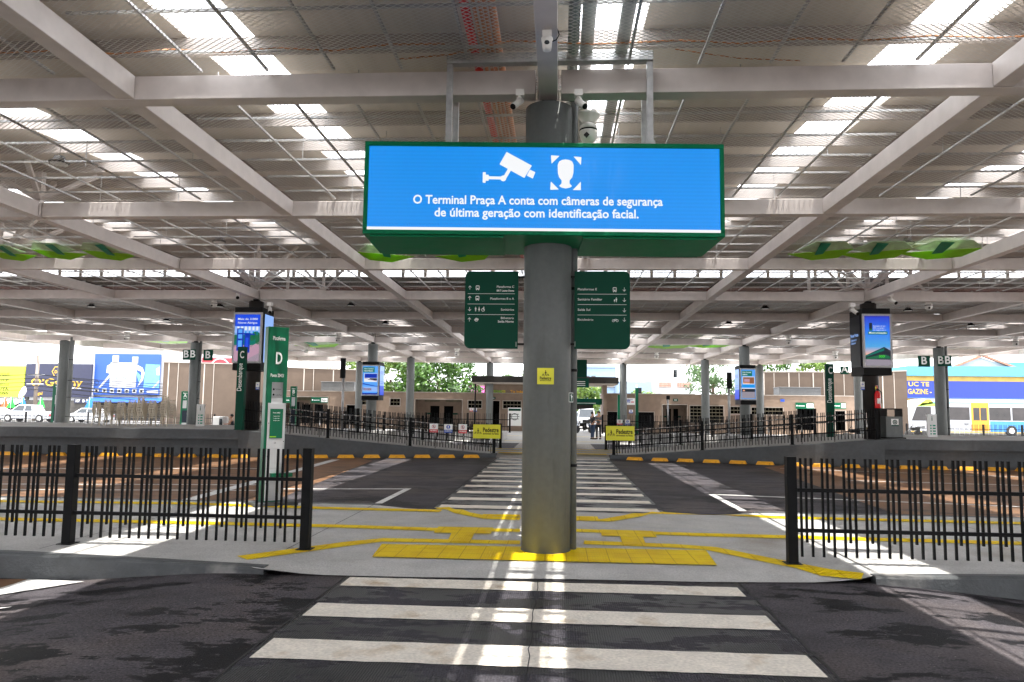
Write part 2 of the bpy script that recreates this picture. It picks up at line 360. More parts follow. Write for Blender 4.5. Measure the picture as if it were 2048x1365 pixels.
def tactile():
    m, t, b = nodes('tactile_yellow'); N = t.nodes.new; L = t.links.new
    tcn = N('ShaderNodeTexCoord'); V = tcn.outputs['Object']
    sp = N('ShaderNodeSeparateXYZ'); L(V, sp.inputs[0])
    def wv(o, f):
        a = N('ShaderNodeMath'); a.operation = 'MULTIPLY'; a.inputs[1].default_value = f; L(o, a.inputs[0])
        s = N('ShaderNodeMath'); s.operation = 'SINE'; L(a.outputs[0], s.inputs[0]); return s.outputs[0]
    k = N('ShaderNodeMath'); k.operation = 'MULTIPLY'; L(wv(sp.outputs[0], 2*math.pi/.0625), k.inputs[0]); L(wv(sp.outputs[1], 2*math.pi/.0625), k.inputs[1])
    r = N('ShaderNodeMapRange'); r.inputs[1].default_value = -.25; r.inputs[2].default_value = .35; L(k.outputs[0], r.inputs[0])
    nz_ = N('ShaderNodeTexNoise'); nz_.inputs['Scale'].default_value = 2.2; nz_.inputs['Detail'].default_value = 7; L(V, nz_.inputs['Vector'])
    cr = N('ShaderNodeValToRGB'); cr.color_ramp.elements[0].position = .35; cr.color_ramp.elements[1].position = .62
    cr.color_ramp.elements[0].color = (.80, .53, .003, 1); cr.color_ramp.elements[1].color = (.95, .72, .006, 1); L(nz_.outputs['Fac'], cr.inputs[0])
    gm = N('ShaderNodeMix'); gm.data_type = 'RGBA'; gm.inputs[6].default_value = (.70, .46, .003, 1); L(cr.outputs[0], gm.inputs[7]); r5 = N('ShaderNodeMapRange'); r5.inputs[3].default_value = .45; L(r.outputs[0], r5.inputs[0]); L(r5.outputs[0], gm.inputs[0])  # gaps between domes tinted darker: dome shading painted in, plus dirt
    jm = None
    for o_ in (sp.outputs[0], sp.outputs[1]):
        a = N('ShaderNodeMath'); a.operation = 'MULTIPLY'; a.inputs[1].default_value = 4; L(o_, a.inputs[0]); f = N('ShaderNodeMath'); f.operation = 'FRACT'; L(a.outputs[0], f.inputs[0]); g = N('ShaderNodeMath'); g.operation = 'LESS_THAN'; g.inputs[1].default_value = .045; L(f.outputs[0], g.inputs[0])
        if jm is None: jm = g.outputs[0]
        else: h = N('ShaderNodeMath'); h.operation = 'MAXIMUM'; L(jm, h.inputs[0]); L(g.outputs[0], h.inputs[1]); jm = h.outputs[0]
    jx = N('ShaderNodeMix'); jx.data_type = 'RGBA'; jx.inputs[7].default_value = (.56, .34, .005, 1); L(gm.outputs[2], jx.inputs[6]); L(jm, jx.inputs[0])
    L(jx.outputs[2], b.inputs['Base Color']); b.inputs['Roughness'].default_value = .6; b.inputs['Specular IOR Level'].default_value = .12
    bp = N('ShaderNodeBump'); bp.inputs['Strength'].default_value = 1; bp.inputs['Distance'].default_value = .010; L(r.outputs[0], bp.inputs['Height']); L(bp.outputs[0], b.inputs['Normal'])
tactile()
gnd = MB(); gnd.quad((-700, -120, -.26), (700, -120, -.26), (700, 1200, -.26), (-700, 1200, -.26)); struct(gnd.build('ground', 'ground_far'))
def zroad(x, y):
    if y > 8.9: return 0.
    return -.21*sst((abs(x+.1)-3.1)/2.9)
def sst(t): t = max(0., min(1., t)); return t*t*(3-2*t)
rd = MB(); rd.smooth = True; rd.grid(-60, 60, 480, -46, 8.9, 12, zroad); rd.smooth = False; rd.quad((-60, 8.9, 0), (60, 8.9, 0), (60, 44, 0), (-60, 44, 0)); struct(rd.build('road', 'asphalt'))
st = MB(); st.quad((-140, 66, 0), (140, 66, 0), (140, 79, 0), (-140, 79, 0)); struct(st.build('street', 'street_asphalt'))
def sheet(name, m, polys, z=.004):
    b = MB()
    for p in polys: b.face(b.pts([(v[0], v[1], z) for v in p]))
    return struct(b.build(name, m))
sheet('bus_bay_left', 'bay_concrete', [[(-40, 13.3), G(545, 1003), G(745, 922), (-8.2, 28.4), (-40, 27.8)]])
sheet('bus_bay_right', 'bay_concrete', [[G(1529, 935), (9, 28), (40, 28), (40, 13.3), G(1790, 1029)]])
sheet('dirt_patch', 'bay_concrete', [[G(-200, 1158, -.2), G(57, 1158, -.2), G(0, 1176, -.2), G(-200, 1230, -.2)]], -.204)
sheet('crosswalk_slab', 'wet_slab', [[(-2.25, 2), (1.92, 2), (1.92, 8.4), (-2.25, 8.4)], [(-2.25, 13.3), (1.92, 13.3), (1.92, 29), (-2.25, 29)]])
pbk = MB(); pbk.box(-45, 45, -13, -2.2, -.24, .06); struct(pbk.build('bounce_pavement_rear', 'pavement_concrete'))  # unseen pavement behind the camera, added to bounce light up to the roof
# zebra stripes (each stripe a little irregular)
zb = MB()
def stripe(y0, y1, x0=-2.2, x1=1.86):
    n = 40; a = []; b = []
    for i in range(n+1):
        x = x0+(x1-x0)*i/n; a.append((x, y0+random.uniform(-.006, .006), .008)); b.append((x, y1+random.uniform(-.006, .006), .008))
    ia = zb.pts(a); ib = zb.pts(b)
    for i in range(n): zb.face((ia[i], ia[i+1], ib[i+1], ib[i]))
for y0, y1 in ((2.85, 3.3), (4.0, 4.42), (5.40, 5.86), (6.50, 6.93), (7.62, 8.0)): stripe(y0, y1)
yy = 13.0
for py in (1021, 1005, 991, 978.6, 967.7, 958, 949.5, 941, 933.5, 927, 921):
    y = G(1240, py).y; stripe(y-.2, y+.24, -2.18, 1.85)
struct(zb.build('crosswalk_stripes', 'road_paint'))
ln = MB()
def pline(a, b, w, z=.009):
    a, b = Vector((a[0], a[1], z)), Vector((b[0], b[1], z)); d = (b-a).normalized(); n = Vector((-d.y, d.x, 0))*w/2
    ln.quad(a-n, b-n, b+n, a+n)
pline(G(377, 1001), G(672, 920), .28); pline(G(0, 938), G(520, 938), .12); pline(G(-60, 969), G(560, 971), .12); pline(G(-60, 980), G(520, 982), .12)
pline(G(560, 979), G(820, 979), .14); pline(G(817, 978), G(757, 1008), .14)
pline(G(1424, 990), G(1486, 1023), .14); pline(G(1424, 990), G(2100, 1017), .13); pline(G(1693, 962), G(2050, 972), .12); pline(G(1560, 938), G(2048, 955), .1)
for p in ([(57, 1158), (168, 1171), (0, 1190), (0, 1176)], [(-200, 1238), (0, 1176), (0, 1190), (-200, 1255)], [(-120, 1228), (0, 1222), (24, 1222), (0, 1224.5), (-120, 1240)]):
    q = [G(*v, -.195) for v in p]; ln.face(ln.pts([(v.x, v.y, zroad(v.x, v.y)+.012) for v in q]))
struct(ln.build('road_lines', 'thin_paint'))
PZ = .07
jt = MB()
def joint(x, y0, y1, w=.018, amp=.012, m=34):
    a = [x+random.uniform(-amp, amp) for _ in range(m+1)]
    for i in range(m):
        ya, yb = y0+(y1-y0)*i/m, y0+(y1-y0)*(i+1)/m; jt.quad((a[i]-w/2, ya, .0095), (a[i]+w/2, ya, .0095), (a[i+1]+w/2, yb, .0095), (a[i+1]-w/2, yb, .0095))
for x in (-9.3, -6.2, -3.3, 3.5, 6.4, 9.5):
    for i in range(8): y0 = 8.75+i*.58; jt.quad((x-.006, y0, PZ+.005), (x+.006, y0, PZ+.005), (x+.006, y0+.58, PZ+.005), (x-.006, y0+.58, PZ+.005))
joint(-2.26, 2.5, 8.1); joint(1.93, 2.5, 8.2); joint(-2.27, 13.7, 28); joint(1.94, 13.7, 28); joint(-6.1, 13.7, 25, .03); joint(6.2, 13.7, 25, .03); joint(-.2, 2.5, 8.1, .008)
struct(jt.build('pavement_joints', 'joint_dark'))
# ---------------------------------------------------------------- near platform: pavement that dips at the crossing
PZ = .07
FE = [(-45, 8.5), (-6.4, 8.45), (-4.8, 8.25), (-3.2, 8.03), (-1.5, 8.06), (0, 8.15), (1.6, 8.2), (3.4, 8.37), (5, 8.53), (45, 8.55)]
BE = 13.45
fe = lambda x: poly_y(FE, x)
def poly_y(P, x):
    for (a, b), (c, d) in zip(P, P[1:]):
        if a <= x <= c: return b+(d-b)*(x-a)/(c-a)
    return P[0][1] if x < P[0][0] else P[-1][1]
def zp(x, y):
    c = 1-sst((abs(x-.1)-2.6)/.9)
    return PZ-(PZ-.012)*c*max(1-sst((y-fe(x))/.45), 1-sst((BE-y)/.5))
ks = MB(); ks.smooth = True
NXg, NYg = 360, 48
for j in range(NYg+1):
    for i in range(NXg+1):
        x = -45+90*i/NXg; y = fe(x)+.15+(BE-fe(x)-.15)*j/NYg if not -3.3 < x < 3.5 else fe(x)+(BE-fe(x))*j/NYg; ks.v.append((x, y, zp(x, y)))
for j in range(NYg):
    for i in range(NXg):
        a = j*(NXg+1)+i; ks.face((a, a+1, a+NXg+2, a+NXg+1))
struct(ks.build('platform_pavement', 'pavement_concrete'))
def kerb(x0, x1, n):
    b = MB(); b.smooth = False
    prof = lambda x: [(fe(x)+.004, -.24), (fe(x)+.02, PZ-.025), (fe(x)+.035, PZ-.006), (fe(x)+.065, PZ+.004), (fe(x)+.17, PZ+.004)]
    P_ = []
    for i in range(n+1):
        x = x0+(x1-x0)*i/n; P_.append(b.pts([(x, y, z) for y, z in prof(x)]))
    for p, q in zip(P_, P_[1:]):
        for k in range(4): b.face((p[k], q[k], q[k+1], p[k+1]))
    for p in (P_[0], P_[-1]): b.quad(*[b.v[i] for i in p[:5]]+[(b.v[p[4]][0], b.v[p[4]][1], -.24)])
    return b
struct(kerb(-45, -3.17, 90).build('kerb_left', 'kerb_concrete')); struct(kerb(3.42, 45, 90).build('kerb_right', 'kerb_concrete'))
kb2 = MB(); kb2.box(-45, -3.2, BE+.001, BE+.13, -.01, PZ+.004); kb2.box(3.45, 45, BE+.001, BE+.13, -.01, PZ+.004); struct(kb2.build('kerb_far', 'kerb_concrete'))
# tactile paving strips: polygons of the photograph carried onto the pavement
tp = MB()
def on_plat(x, y):
    z = PZ
    for _ in range(8):
        p = G(x, y, z); z = zp(p.x, p.y)
    return p
TBN = [0]
def tband(pts, w):
    TBN[0] += 1; lift = .006+.0005*TBN[0]
    q = [on_plat(*p) for p in pts]
    off = []
    for i, p in enumerate(q):
        a = q[max(0, i-1)]; b = q[min(len(q)-1, i+1)]; d = Vector((b.x-a.x, b.y-a.y, 0)).normalized(); n = Vector((-d.y, d.x, 0)); off.append(n*w/2)
    for i in range(len(q)-1):
        m = max(1, int((q[i+1]-q[i]).length/.2))
        for j in range(m):
            u0_, u1_ = j/m, (j+1)/m
            P = [q[i].lerp(q[i+1], u0_)-off[i].lerp(off[i+1], u0_), q[i].lerp(q[i+1], u1_)-off[i].lerp(off[i+1], u1_), q[i].lerp(q[i+1], u1_)+off[i].lerp(off[i+1], u1_), q[i].lerp(q[i+1], u0_)+off[i].lerp(off[i+1], u0_)]
            tp.quad(*[(v.x, v.y, zp(v.x, v.y)+lift) for v in P])
tband([(484, 1117), (700, 1088), (765, 1081), (1040, 1086)], .28)
tband([(1168, 1086), (1348, 1093), (1421, 1098), (1560, 1126), (1650, 1146), (1725, 1154)], .28)
tband([(-300, 1029), (0, 1039), (377, 1046.5), (700, 1054), (872, 1060), (1040, 1062)], .28)
tband([(1150, 1062), (1380, 1070), (1571, 1075), (2048, 1088), (2400, 1097)], .28)
tband([(-300, 995), (0, 1003.5), (377, 1008), (640, 1017), (882, 1023)], .28)
tband([(884, 1016), (925, 1027), (977, 1037), (1040, 1039)], .28); tband([(1150, 1040), (1213, 1042), (1265, 1033), (1318, 1026)], .28)
tband([(1318, 1027), (1544, 1035.5), (2048, 1048), (2400, 1056)], .28); tband([(965, 1032), (1040, 1033)], .28); tband([(1150, 1036), (1196, 1037)], .28)
tband([(872, 1061), (984, 1063)], .56); tband([(1202, 1067), (1310, 1070)], .56)
def tquad(*ps):
    TBN[0] += 1; lift = .006+.0005*TBN[0]
    q = [on_plat(*p) for p in ps]
    m = 10
    for i in range(m):
        for j in range(2):
            f = lambda a, b: q[0].lerp(q[1], a).lerp(q[3].lerp(q[2], a), b)
            tp.quad(*[(v.x, v.y, zp(v.x, v.y)+lift) for v in (f(i/m, j/2), f((i+1)/m, j/2), f((i+1)/m, (j+1)/2), f(i/m, (j+1)/2))])
tquad((905, 1064), (950, 1066), (940, 1086), (895, 1084)); tquad((1240, 1073), (1285, 1074), (1292, 1092), (1245, 1091))
tquad((744, 1116), (1434, 1133), (1412, 1103), (764, 1090))
struct(tp.build('tactile_paving', 'tactile_yellow'))
# ---------------------------------------------------------------- far raised platform (bus height) with ramps falling to the crossing
PH = .97
WL = [(-45, 25.4), (-18.8, 25.6), (-11.4, 26.1), (-9.0, 26.6), (-4.4, 27.9), (-2.35, 28.5)]
WR = [(1.98, 28.6), (5.9, 27.6), (8.9, 26.5), (11.1, 26.2), (15.6, 26.0), (45, 25.8)]
def zc(x):
    a = abs(x+.15); return .13+(PH-.13)*max(0, min(1, (a-2.6)/8.8))
def poly_y(P, x):
    for (a, b), (c, d) in zip(P, P[1:]):
        if a <= x <= c: return b+(d-b)*(x-a)/(c-a)
    return P[0][1] if x < P[0][0] else P[-1][1]
BY = 33.0
def platform(P, name):
    b = MB(); xs = sorted(set([p[0] for p in P]+[(-11.4 if P is WL else 11.1)]+[P[0][0]+(P[-1][0]-P[0][0])*i/60 for i in range(61)]))
    for x0, x1 in zip(xs, xs[1:]):
        b.quad((x0, poly_y(P, x0)+.02, zc(x0)), (x1, poly_y(P, x1)+.02, zc(x1)), (x1, BY, zc(x1)), (x0, BY, zc(x0)))
        b.quad((x1, BY, 0), (x0, BY, 0), (x0, BY, zc(x0)), (x1, BY, zc(x1)))
    return struct(b.build(name, 'pavement_concrete'))
platform(WL, 'raised_platform_left'); platform(WR, 'raised_platform_right')
def ret_wall(P, side):
    t = thing('retaining_wall', 'grey retaining wall of the ramp %s of the far crossing, yellow blocks at its foot' % side, 'wall', (P[0][0] if side != 'left' else P[-1][0], 27, 0))
    w = MB(); r = MB(); s = MB()
    for (x0, y0), (x1, y1) in zip(P, P[1:]):
        flat = max(abs(x0), abs(x1)) > 11.5
        n = 1 if flat else 6
        for i in range(n):
            a0, b0 = x0+(x1-x0)*i/n, y0+(y1-y0)*i/n; a1, b1 = x0+(x1-x0)*(i+1)/n, y0+(y1-y0)*(i+1)/n
            z0, z1 = zc(a0)+.015, zc(a1)+.015
            if flat:   # thick slab edge above a recess
                s.hexa([(a0, b0, z0-.34), (a1, b1, z1-.34), (a1, b1+.6, z1-.34), (a0, b0+.6, z0-.34)], [(a0, b0, z0), (a1, b1, z1), (a1, b1+.6, z1), (a0, b0+.6, z0)])
                r.hexa([(a0, b0+.28, -.01), (a1, b1+.28, -.01), (a1, b1+.6, -.01), (a0, b0+.6, -.01)], [(a0, b0+.28, z0-.345), (a1, b1+.28, z1-.345), (a1, b1+.6, z1-.345), (a0, b0+.6, z0-.345)])
            else:
                w.hexa([(a0, b0, -.01), (a1, b1, -.01), (a1, b1+.3, -.01), (a0, b0+.3, -.01)], [(a0, b0, z0), (a1, b1, z1), (a1, b1+.3, z1), (a0, b0+.3, z0)])
    w.build('ramp_wall', 'concrete_grey', t); s.build('slab_edge', 'concrete_grey', t); r.build('recessed_wall', 'concrete_grey', t)
    return t
ret_wall(WL, 'left'); ret_wall(WR, 'right')
def blocks(P, side):
    L = []; step = .92; d = 0
    pts = P if side == 'right' else P[::-1]
    for (x0, y0), (x1, y1) in zip(pts, pts[1:]):
        ln_ = math.hypot(x1-x0, y1-y0)
        while d < ln_:
            k = d/ln_; L.append((x0+(x1-x0)*k, y0+(y1-y0)*k, math.atan2(y1-y0, x1-x0))); d += step
        d -= ln_
    first = None; i = 0
    for x, y, a in L[1:]:
        if abs(x) > 19.5: break
        if first is None:
            b = MB(); b.hexa([(-.31, -.11, .004), (.31, -.11, .004), (.31, .11, .004), (-.31, .11, .004)], [(-.25, -.06, .12), (.25, -.06, .12), (.25, .06, .12), (-.25, .06, .12)])
            b.keep = True; first = b.build('kerb_block', 'yellow_block', None, .012); o = first
        else: o = first.copy(); col.objects.link(o)
        o.location = (x, y-.22, 0); o.rotation_euler = (0, 0, a)
        tag(o, 'yellow kerb block, %s from the far crossing along the %s grey wall' % (ORD[i], side), 'kerb block', 'yellow blocks at the foot of the ramp walls'); i += 1
blocks(WL, 'left'); blocks(WR, 'right')
# pavement between the third road and the buildings
pv = MB(); pv.quad((-120, 41, .02), (120, 41, .02), (120, 66, .02), (-120, 66, .02)); struct(pv.build('terminal_pavement', 'pavement_concrete'))
pb = MB()
for x0, x1 in ((-60, -3.2), (3.0, 60)): pb.box(x0, x1, 43.5, 47.5, .0, .5)
struct(pb.build('rear_platform', 'pavement_concrete'))
yl = MB()
for (x0, x1, y0, y1) in ((-3.1, 2.9, 30.6, 30.9), (-3.1, 2.9, 32.2, 32.5), (-3.1, 2.9, 43.4, 43.7), (-6, 6, 52, 52.3), (-2.3, 1.9, 28.9, 29.5)):
    yl.quad((x0, y0, .15 if y0 < 33 else .03), (x1, y0, .15 if y0 < 33 else .03), (x1, y1, .15 if y0 < 33 else .03), (x0, y1, .15 if y0 < 33 else .03))
struct(yl.build('tactile_paving_far', 'tactile_yellow'))
pc = MB(); pc.grid(-2.35, 1.98, 8, 28.5, BY, 6, lambda x, y: .13*sst((y-28.5)/.5)); struct(pc.build('crossing_pavement', 'pavement_concrete'))
z3 = MB()
for i in range(8): z3.quad((-2.1, 34+i*1.15, .006), (1.8, 34+i*1.15, .006), (1.8, 34.5+i*1.15, .006), (-2.1, 34.5+i*1.15, .006))
struct(z3.build('crosswalk_stripes_far', 'road_paint'))
# ================================================================ CANOPY
def glassy(name, tr, c=(.9, .92, .93)):
    m = bpy.data.materials.new(name); m.use_nodes = True; MATS[name] = m; t = m.node_tree; t.nodes.clear(); N = t.nodes.new; L = t.links.new
    o = N('ShaderNodeOutputMaterial'); a = N('ShaderNodeBsdfTransparent'); b = N('ShaderNodeBsdfTranslucent'); k = N('ShaderNodeMixShader')
    a.inputs[0].default_value = (*c, 1); b.inputs[0].default_value = (*c, 1)
    w = N('ShaderNodeTexWave'); w.bands_direction = 'X'; w.inputs['Scale'].default_value = 4; w.inputs['Distortion'].default_value = .4
    tcn = N('ShaderNodeTexCoord'); L(tcn.outputs['Object'], w.inputs['Vector'])
    r = N('ShaderNodeMapRange'); r.inputs[3].default_value = tr-.12; r.inputs[4].default_value = tr+.12; L(w.outputs['Fac'], r.inputs[0])
    L(r.outputs[0], k.inputs[0]); L(b.outputs[0], k.inputs[1]); L(a.outputs[0], k.inputs[2]); L(k.outputs[0], o.inputs[0])
glassy('skylight_sheet', .76); glassy('clerestory_glass', .7)
def mesh_mat():
    m = bpy.data.materials.new('expanded_metal'); m.use_nodes = True; MATS['expanded_metal'] = m; t = m.node_tree; b = t.nodes['Principled BSDF']; N = t.nodes.new; L = t.links.new
    b.inputs['Base Color'].default_value = (.58, .56, .53, 1); b.inputs['Metallic'].default_value = .0; b.inputs['Roughness'].default_value = .45
    tcn = N('ShaderNodeTexCoord'); sp = N('ShaderNodeSeparateXYZ'); L(tcn.outputs['Object'], sp.inputs[0])
    def M(op, a, v=None):
        n = N('ShaderNodeMath'); n.operation = op
        for i, q in enumerate((a, v)):
            if q is None: continue
            if isinstance(q, (int, float)): n.inputs[i].default_value = q
            else: L(q, n.inputs[i])
        return n.outputs[0]
    u = M('MULTIPLY', sp.outputs[0], 1/.105); v = M('MULTIPLY', sp.outputs[1], 1/.075)
    def lines(q): return M('LESS_THAN', M('ABSOLUTE', M('SUBTRACT', M('FRACT', q), .5)), .095)
    a = M('MAXIMUM', lines(M('ADD', u, v)), lines(M('SUBTRACT', u, v)))
    tr = N('ShaderNodeBsdfTransparent'); k = N('ShaderNodeMixShader'); o = t.nodes['Material Output']
    L(a, k.inputs[0]); L(tr.outputs[0], k.inputs[1]); L(b.outputs[0], k.inputs[2]); L(k.outputs[0], o.inputs[0])
mesh_mat()
mat('roof_underside', (.56, .505, .445), .6, .0, var=.10, scale=.9, stretch=(6, .3, 1))
mat('fascia_paint', (.50, .49, .45), .5)
BX, BYS, X0, Y0 = 5.6, 5.92, -.15, 9.3
ZB, ZT = 5.84, 6.16
NX = range(-7, 8); KY = range(-8, 10)
gx = lambda n: X0+BX*n
gy = lambda k: Y0+BYS*k
EDGE = [(-60, 24), (-36.7, 46.5), (-28.7, 55), (-24.5, 64.2), (0, 65.6), (17, 64.6), (24.9, 56.8), (30.7, 50.8), (55, 27)]
yend = lambda x: poly_y(EDGE, x)
def xr(y):
    xs = [i*.1 for i in range(-440, 441) if yend(i*.1) >= y]; return xs[0], xs[-1]
CL = 33.1
def zr(y): return 6.6 if y < 8 else 6.0+.075*y
def zbk(y): return 7.15-(y-CL)*.018
canopy = thing('terminal_canopy', 'wide steel bus terminal canopy with beam grid, wire mesh ceiling and skylight strips', 'canopy', (X0, 20, 0))
for k in KY:
    y = gy(k)
    a, b = xr(y+.3)
    m = MB(); cuts = [a]+[gx(n) for n in range(-8, 10, 2) if a+.4 < gx(n) < b-.4]+[b]
    for x0, x1 in zip(cuts, cuts[1:]): m.box(x0+.165, x1-.165, y-.12, y+.12, ZB, ZT)
    m.use('beam_paint'); m.build('crossbeam', 'beam_paint', canopy, .008)
for n in NX:
    x = gx(n); m = MB(); ye = yend(x)-.4
    if n % 2 == 0: m.box(x-.12, x+.12, -40, ye, ZB-.004, ZT+.004)
    else:
        yc = [-40]+[gy(k) for k in KY if gy(k) < ye-.3]+[ye]
        for y0, y1 in zip(yc, yc[1:]): m.box(x-.12, x+.12, y0+.135, y1-.135, ZB+.006, ZT-.006)
    for k in KY:
        if gy(k) < ye and n % 2 == 0:
            for s in (-1, 1): m.box(x+s*.135-.006, x+s*.135+.006, gy(k)-.17, gy(k)+.17, ZB+.02, ZT-.02)
    m.build('girder', 'beam_paint', canopy, .008)
SKX = [-33.8, -29, -24.0, -19.2, -14.4, -9.5, -4.5, .6, 4.85, 9.8, 14.7, 19.6, 24.5, 29.4, 34.2]
HW = .46
strips = [-44]+[v for s in SKX for v in (s-HW, s+HW)]+[44]
for a, b in zip(strips[::2], strips[1::2]):
    m = MB(); ys = [-42, 8, CL+.25]
    for y0, y1 in zip(ys, ys[1:]):
        m.hexa([(a, y0, zr(y0)), (b, y0, zr(y0)), (b, y1, zr(y1)), (a, y1, zr(y1))], [(a, y0, zr(y0)+.05), (b, y0, zr(y0)+.05), (b, y1, zr(y1)+.05), (a, y1, zr(y1)+.05)])
    n = max(1, int((b-a)/1.5))
    for i in range(n):
        x0, x1 = a+(b-a)*i/n, a+(b-a)*(i+1)/n
        m.hexa([(x0, CL-.2, zbk(CL)), (x1, CL-.2, zbk(CL)), (x1, yend(x1), zbk(yend(x1))), (x0, yend(x0), zbk(yend(x0)))], [(x0, CL-.2, zbk(CL)+.05), (x1, CL-.2, zbk(CL)+.05), (x1, yend(x1), zbk(yend(x1))+.05), (x0, yend(x0), zbk(yend(x0))+.05)])
    m.build('roof_sheet', 'roof_underside', canopy)
for s in SKX:
    m = MB()
    for (y0, y1, z) in ((26, CL+.25, zr), (CL-.2, 38.9, zbk)):
        m.hexa([(s-HW, y0, z(y0)+.001), (s+HW, y0, z(y0)+.001), (s+HW, y1, z(y1)+.001), (s-HW, y1, z(y1)+.001)], [(s-HW, y0, z(y0)+.049), (s+HW, y0, z(y0)+.049), (s+HW, y1, z(y1)+.049), (s-HW, y1, z(y1)+.049)])
    m.build('roof_sheet', 'roof_underside', canopy)
for s in SKX:
    for y0, y1 in ((-42, 2), (2, 8), (8, 13.3), (13.3, 19.4), (19.4, 25.9)) if abs(s) < 26 else ((-42, 8), (8, 25.9)):
        m = MB(); m.quad((s-HW-.02, y0, zr(y0)+.055), (s+HW+.02, y0, zr(y0)+.055), (s+HW+.02, y1, zr(y1)+.055), (s-HW-.02, y1, zr(y1)+.055)); m.build('skylight', 'skylight_sheet', canopy)
    ye = yend(s)-.5
    m = MB(); m.quad((s-HW-.02, 39, zbk(39)+.055), (s+HW+.02, 39, zbk(39)+.055), (s+HW+.02, ye, zbk(ye)+.055), (s-HW-.02, ye, zbk(ye)+.055)); m.build('skylight', 'skylight_sheet', canopy)
y = -41.3
while y < CL-.5:
    m = MB(); z = zr(y)
    m.box(-44, 44, y-.004, y+.004, z-.26, z-.004); m.box(-44, 44, y-.07, y-.0045, z-.268, z-.26)
    m.build('purlin', 'purlin_paint', canopy); y += 1.53
y = CL+1.2
while y < 64.5:
    z = zbk(y); a, b = xr(y+.2); m = MB(); m.box(a, b, y-.004, y+.004, z-.24, z-.004); m.box(a, b, y-.07, y-.0045, z-.248, z-.24)
    m.build('purlin', 'purlin_paint', canopy); y += 1.75
# clerestory between the two roofs
m = MB(); m.box(-44, 44, CL-.03, CL+.03, zbk(CL)-.05, 7.80); m.build('clerestory_wall', 'dark_cladding', canopy)
m = MB(); m.quad((-44, CL, 7.805), (44, CL, 7.805), (44, CL, 8.47), (-44, CL, 8.47)); cg = m.build('clerestory_glazing', 'clerestory_glass', canopy)
m = MB(); x = -43.8
while x < 44: m.box(x-.07, x+.07, CL-.05, CL-.008, 7.805, 8.42); x += 1.02
m.build('mullion', 'purlin_paint', cg)
# fascia following the roof edge
m = MB(); tot = 0
for (x0, y0), (x1, y1) in zip(EDGE, EDGE[1:]):
    L_ = math.hypot(x1-x0, y1-y0); n = int(L_/.28)
    nx, ny = (y1-y0)/L_, -(x1-x0)/L_
    P_ = []
    for i in range(n+1):
        t = i/n; o = .045 if i % 2 else 0
        P_.append((x0+(x1-x0)*t+nx*o, y0+(y1-y0)*t+ny*o))
    for p, q in zip(P_, P_[1:]): m.quad((p[0], p[1], 5.90), (q[0], q[1], 5.90), (q[0], q[1], 6.75), (p[0], p[1], 6.75))
m.build('fascia', 'fascia_paint', canopy)
# wire mesh ceiling panels with their bars and hanger rods
random.seed(3)
for k in range(-2, 9):
    for n in range(-6, 6):
        x0, x1, y0, y1 = gx(n)+.125, gx(n+1)-.125, gy(k)+.125, gy(k+1)-.125
        if k < 4 and (k > -2) and -5 <= n <= 4:
            m = MB(); m.quad((x0, y0, ZT+.03), (x1, y0, ZT+.03), (x1, y1, ZT+.03), (x0, y1, ZT+.03)); pm = m.build('mesh_panel', 'expanded_metal', canopy)
        else: pm = None
        if y1 > yend((x0+x1)/2)-1 or k == -2 or not -5 <= n <= 4: continue
        m = MB()
        for i in range(1, 6):
            x = x0+(x1-x0)*i/6; m.box(x-.016, x+.016, y0, y1, ZT+.036, ZT+.068)
        for i in range(1, 7):
            y = y0+(y1-y0)*(i-.5)/6; m.box(x0, x1, y-.016, y+.016, ZT+.069, ZT+.10)
        top = (zr if y1 < CL else zbk)
        for i in (1, 3, 5):
            for j in ((1, 4) if k < 3 else (2,)):
                x = x0+(x1-x0)*i/6+random.uniform(-.2, .2); y = y0+(y1-y0)*(j-.5)/6; m.box(x-.006, x+.006, y-.006, y+.006, ZT-.02 if random.random() < .2 else ZT+.06, top(y)-.2)
        if len(canopy.children) and pm is not None: m.build('support_bar', 'galvanised', pm)
        else: m.build('support_bar', 'galvanised', canopy)
# lattice and fan struts above the beams
m = MB(); yt = gy(3)+.6; zt = zr(yt)-.28
m.bar((-13.6, yt, ZT+.12), (-9, yt, ZT+.12), .1, .1); m.bar((9, yt, ZT+.12), (13.6, yt, ZT+.12), .1, .1); m.bar((-14, yt, zt), (14, yt, zt), .1, .1)
i = 0; x = -30.0
while x < 29.9:
    if not 8.5 < abs(x+.1) < 13: x += 1.4; i += 1; continue
    m.bar((x, yt, ZT+.1), (x, yt, zt), .09, .09)
    if i % 2: m.bar((x, yt, ZT+.1), (x+1.4, yt, zt), .07, .07)
    else: m.bar((x, yt, zt), (x+1.4, yt, ZT+.1), .07, .07)
    x += 1.4; i += 1
m.build('lattice_truss', 'beam_paint', canopy)
for (n, k) in ((-2, 1), (2, 1), (-2, 3), (2, 3), (-4, 3), (4, 3), (-2, 6), (2, 6), (-4, 6), (4, 6), (-3, 2), (3, 2)):
    m = MB(); c = Vector((gx(n), gy(k), ZT)); zz = zr if c.y < CL else zbk
    m.box(c.x-.07, c.x+.07, c.y-.07, c.y+.07, ZT+.005, zz(c.y)-.27)
    for i in range(8 if k > 1 else 4):
        a = math.pi/8+i*math.pi/4*(1 if k > 1 else 2); r_ = 1.9 if k > 1 else 1.1; q = c+Vector((r_*math.cos(a), r_*math.sin(a), 0)); q.z = zz(q.y)-.27; m.bar(c+Vector((0, 0, .1)), q, .09, .09)
    m.build('fan_strut', 'beam_paint', canopy)
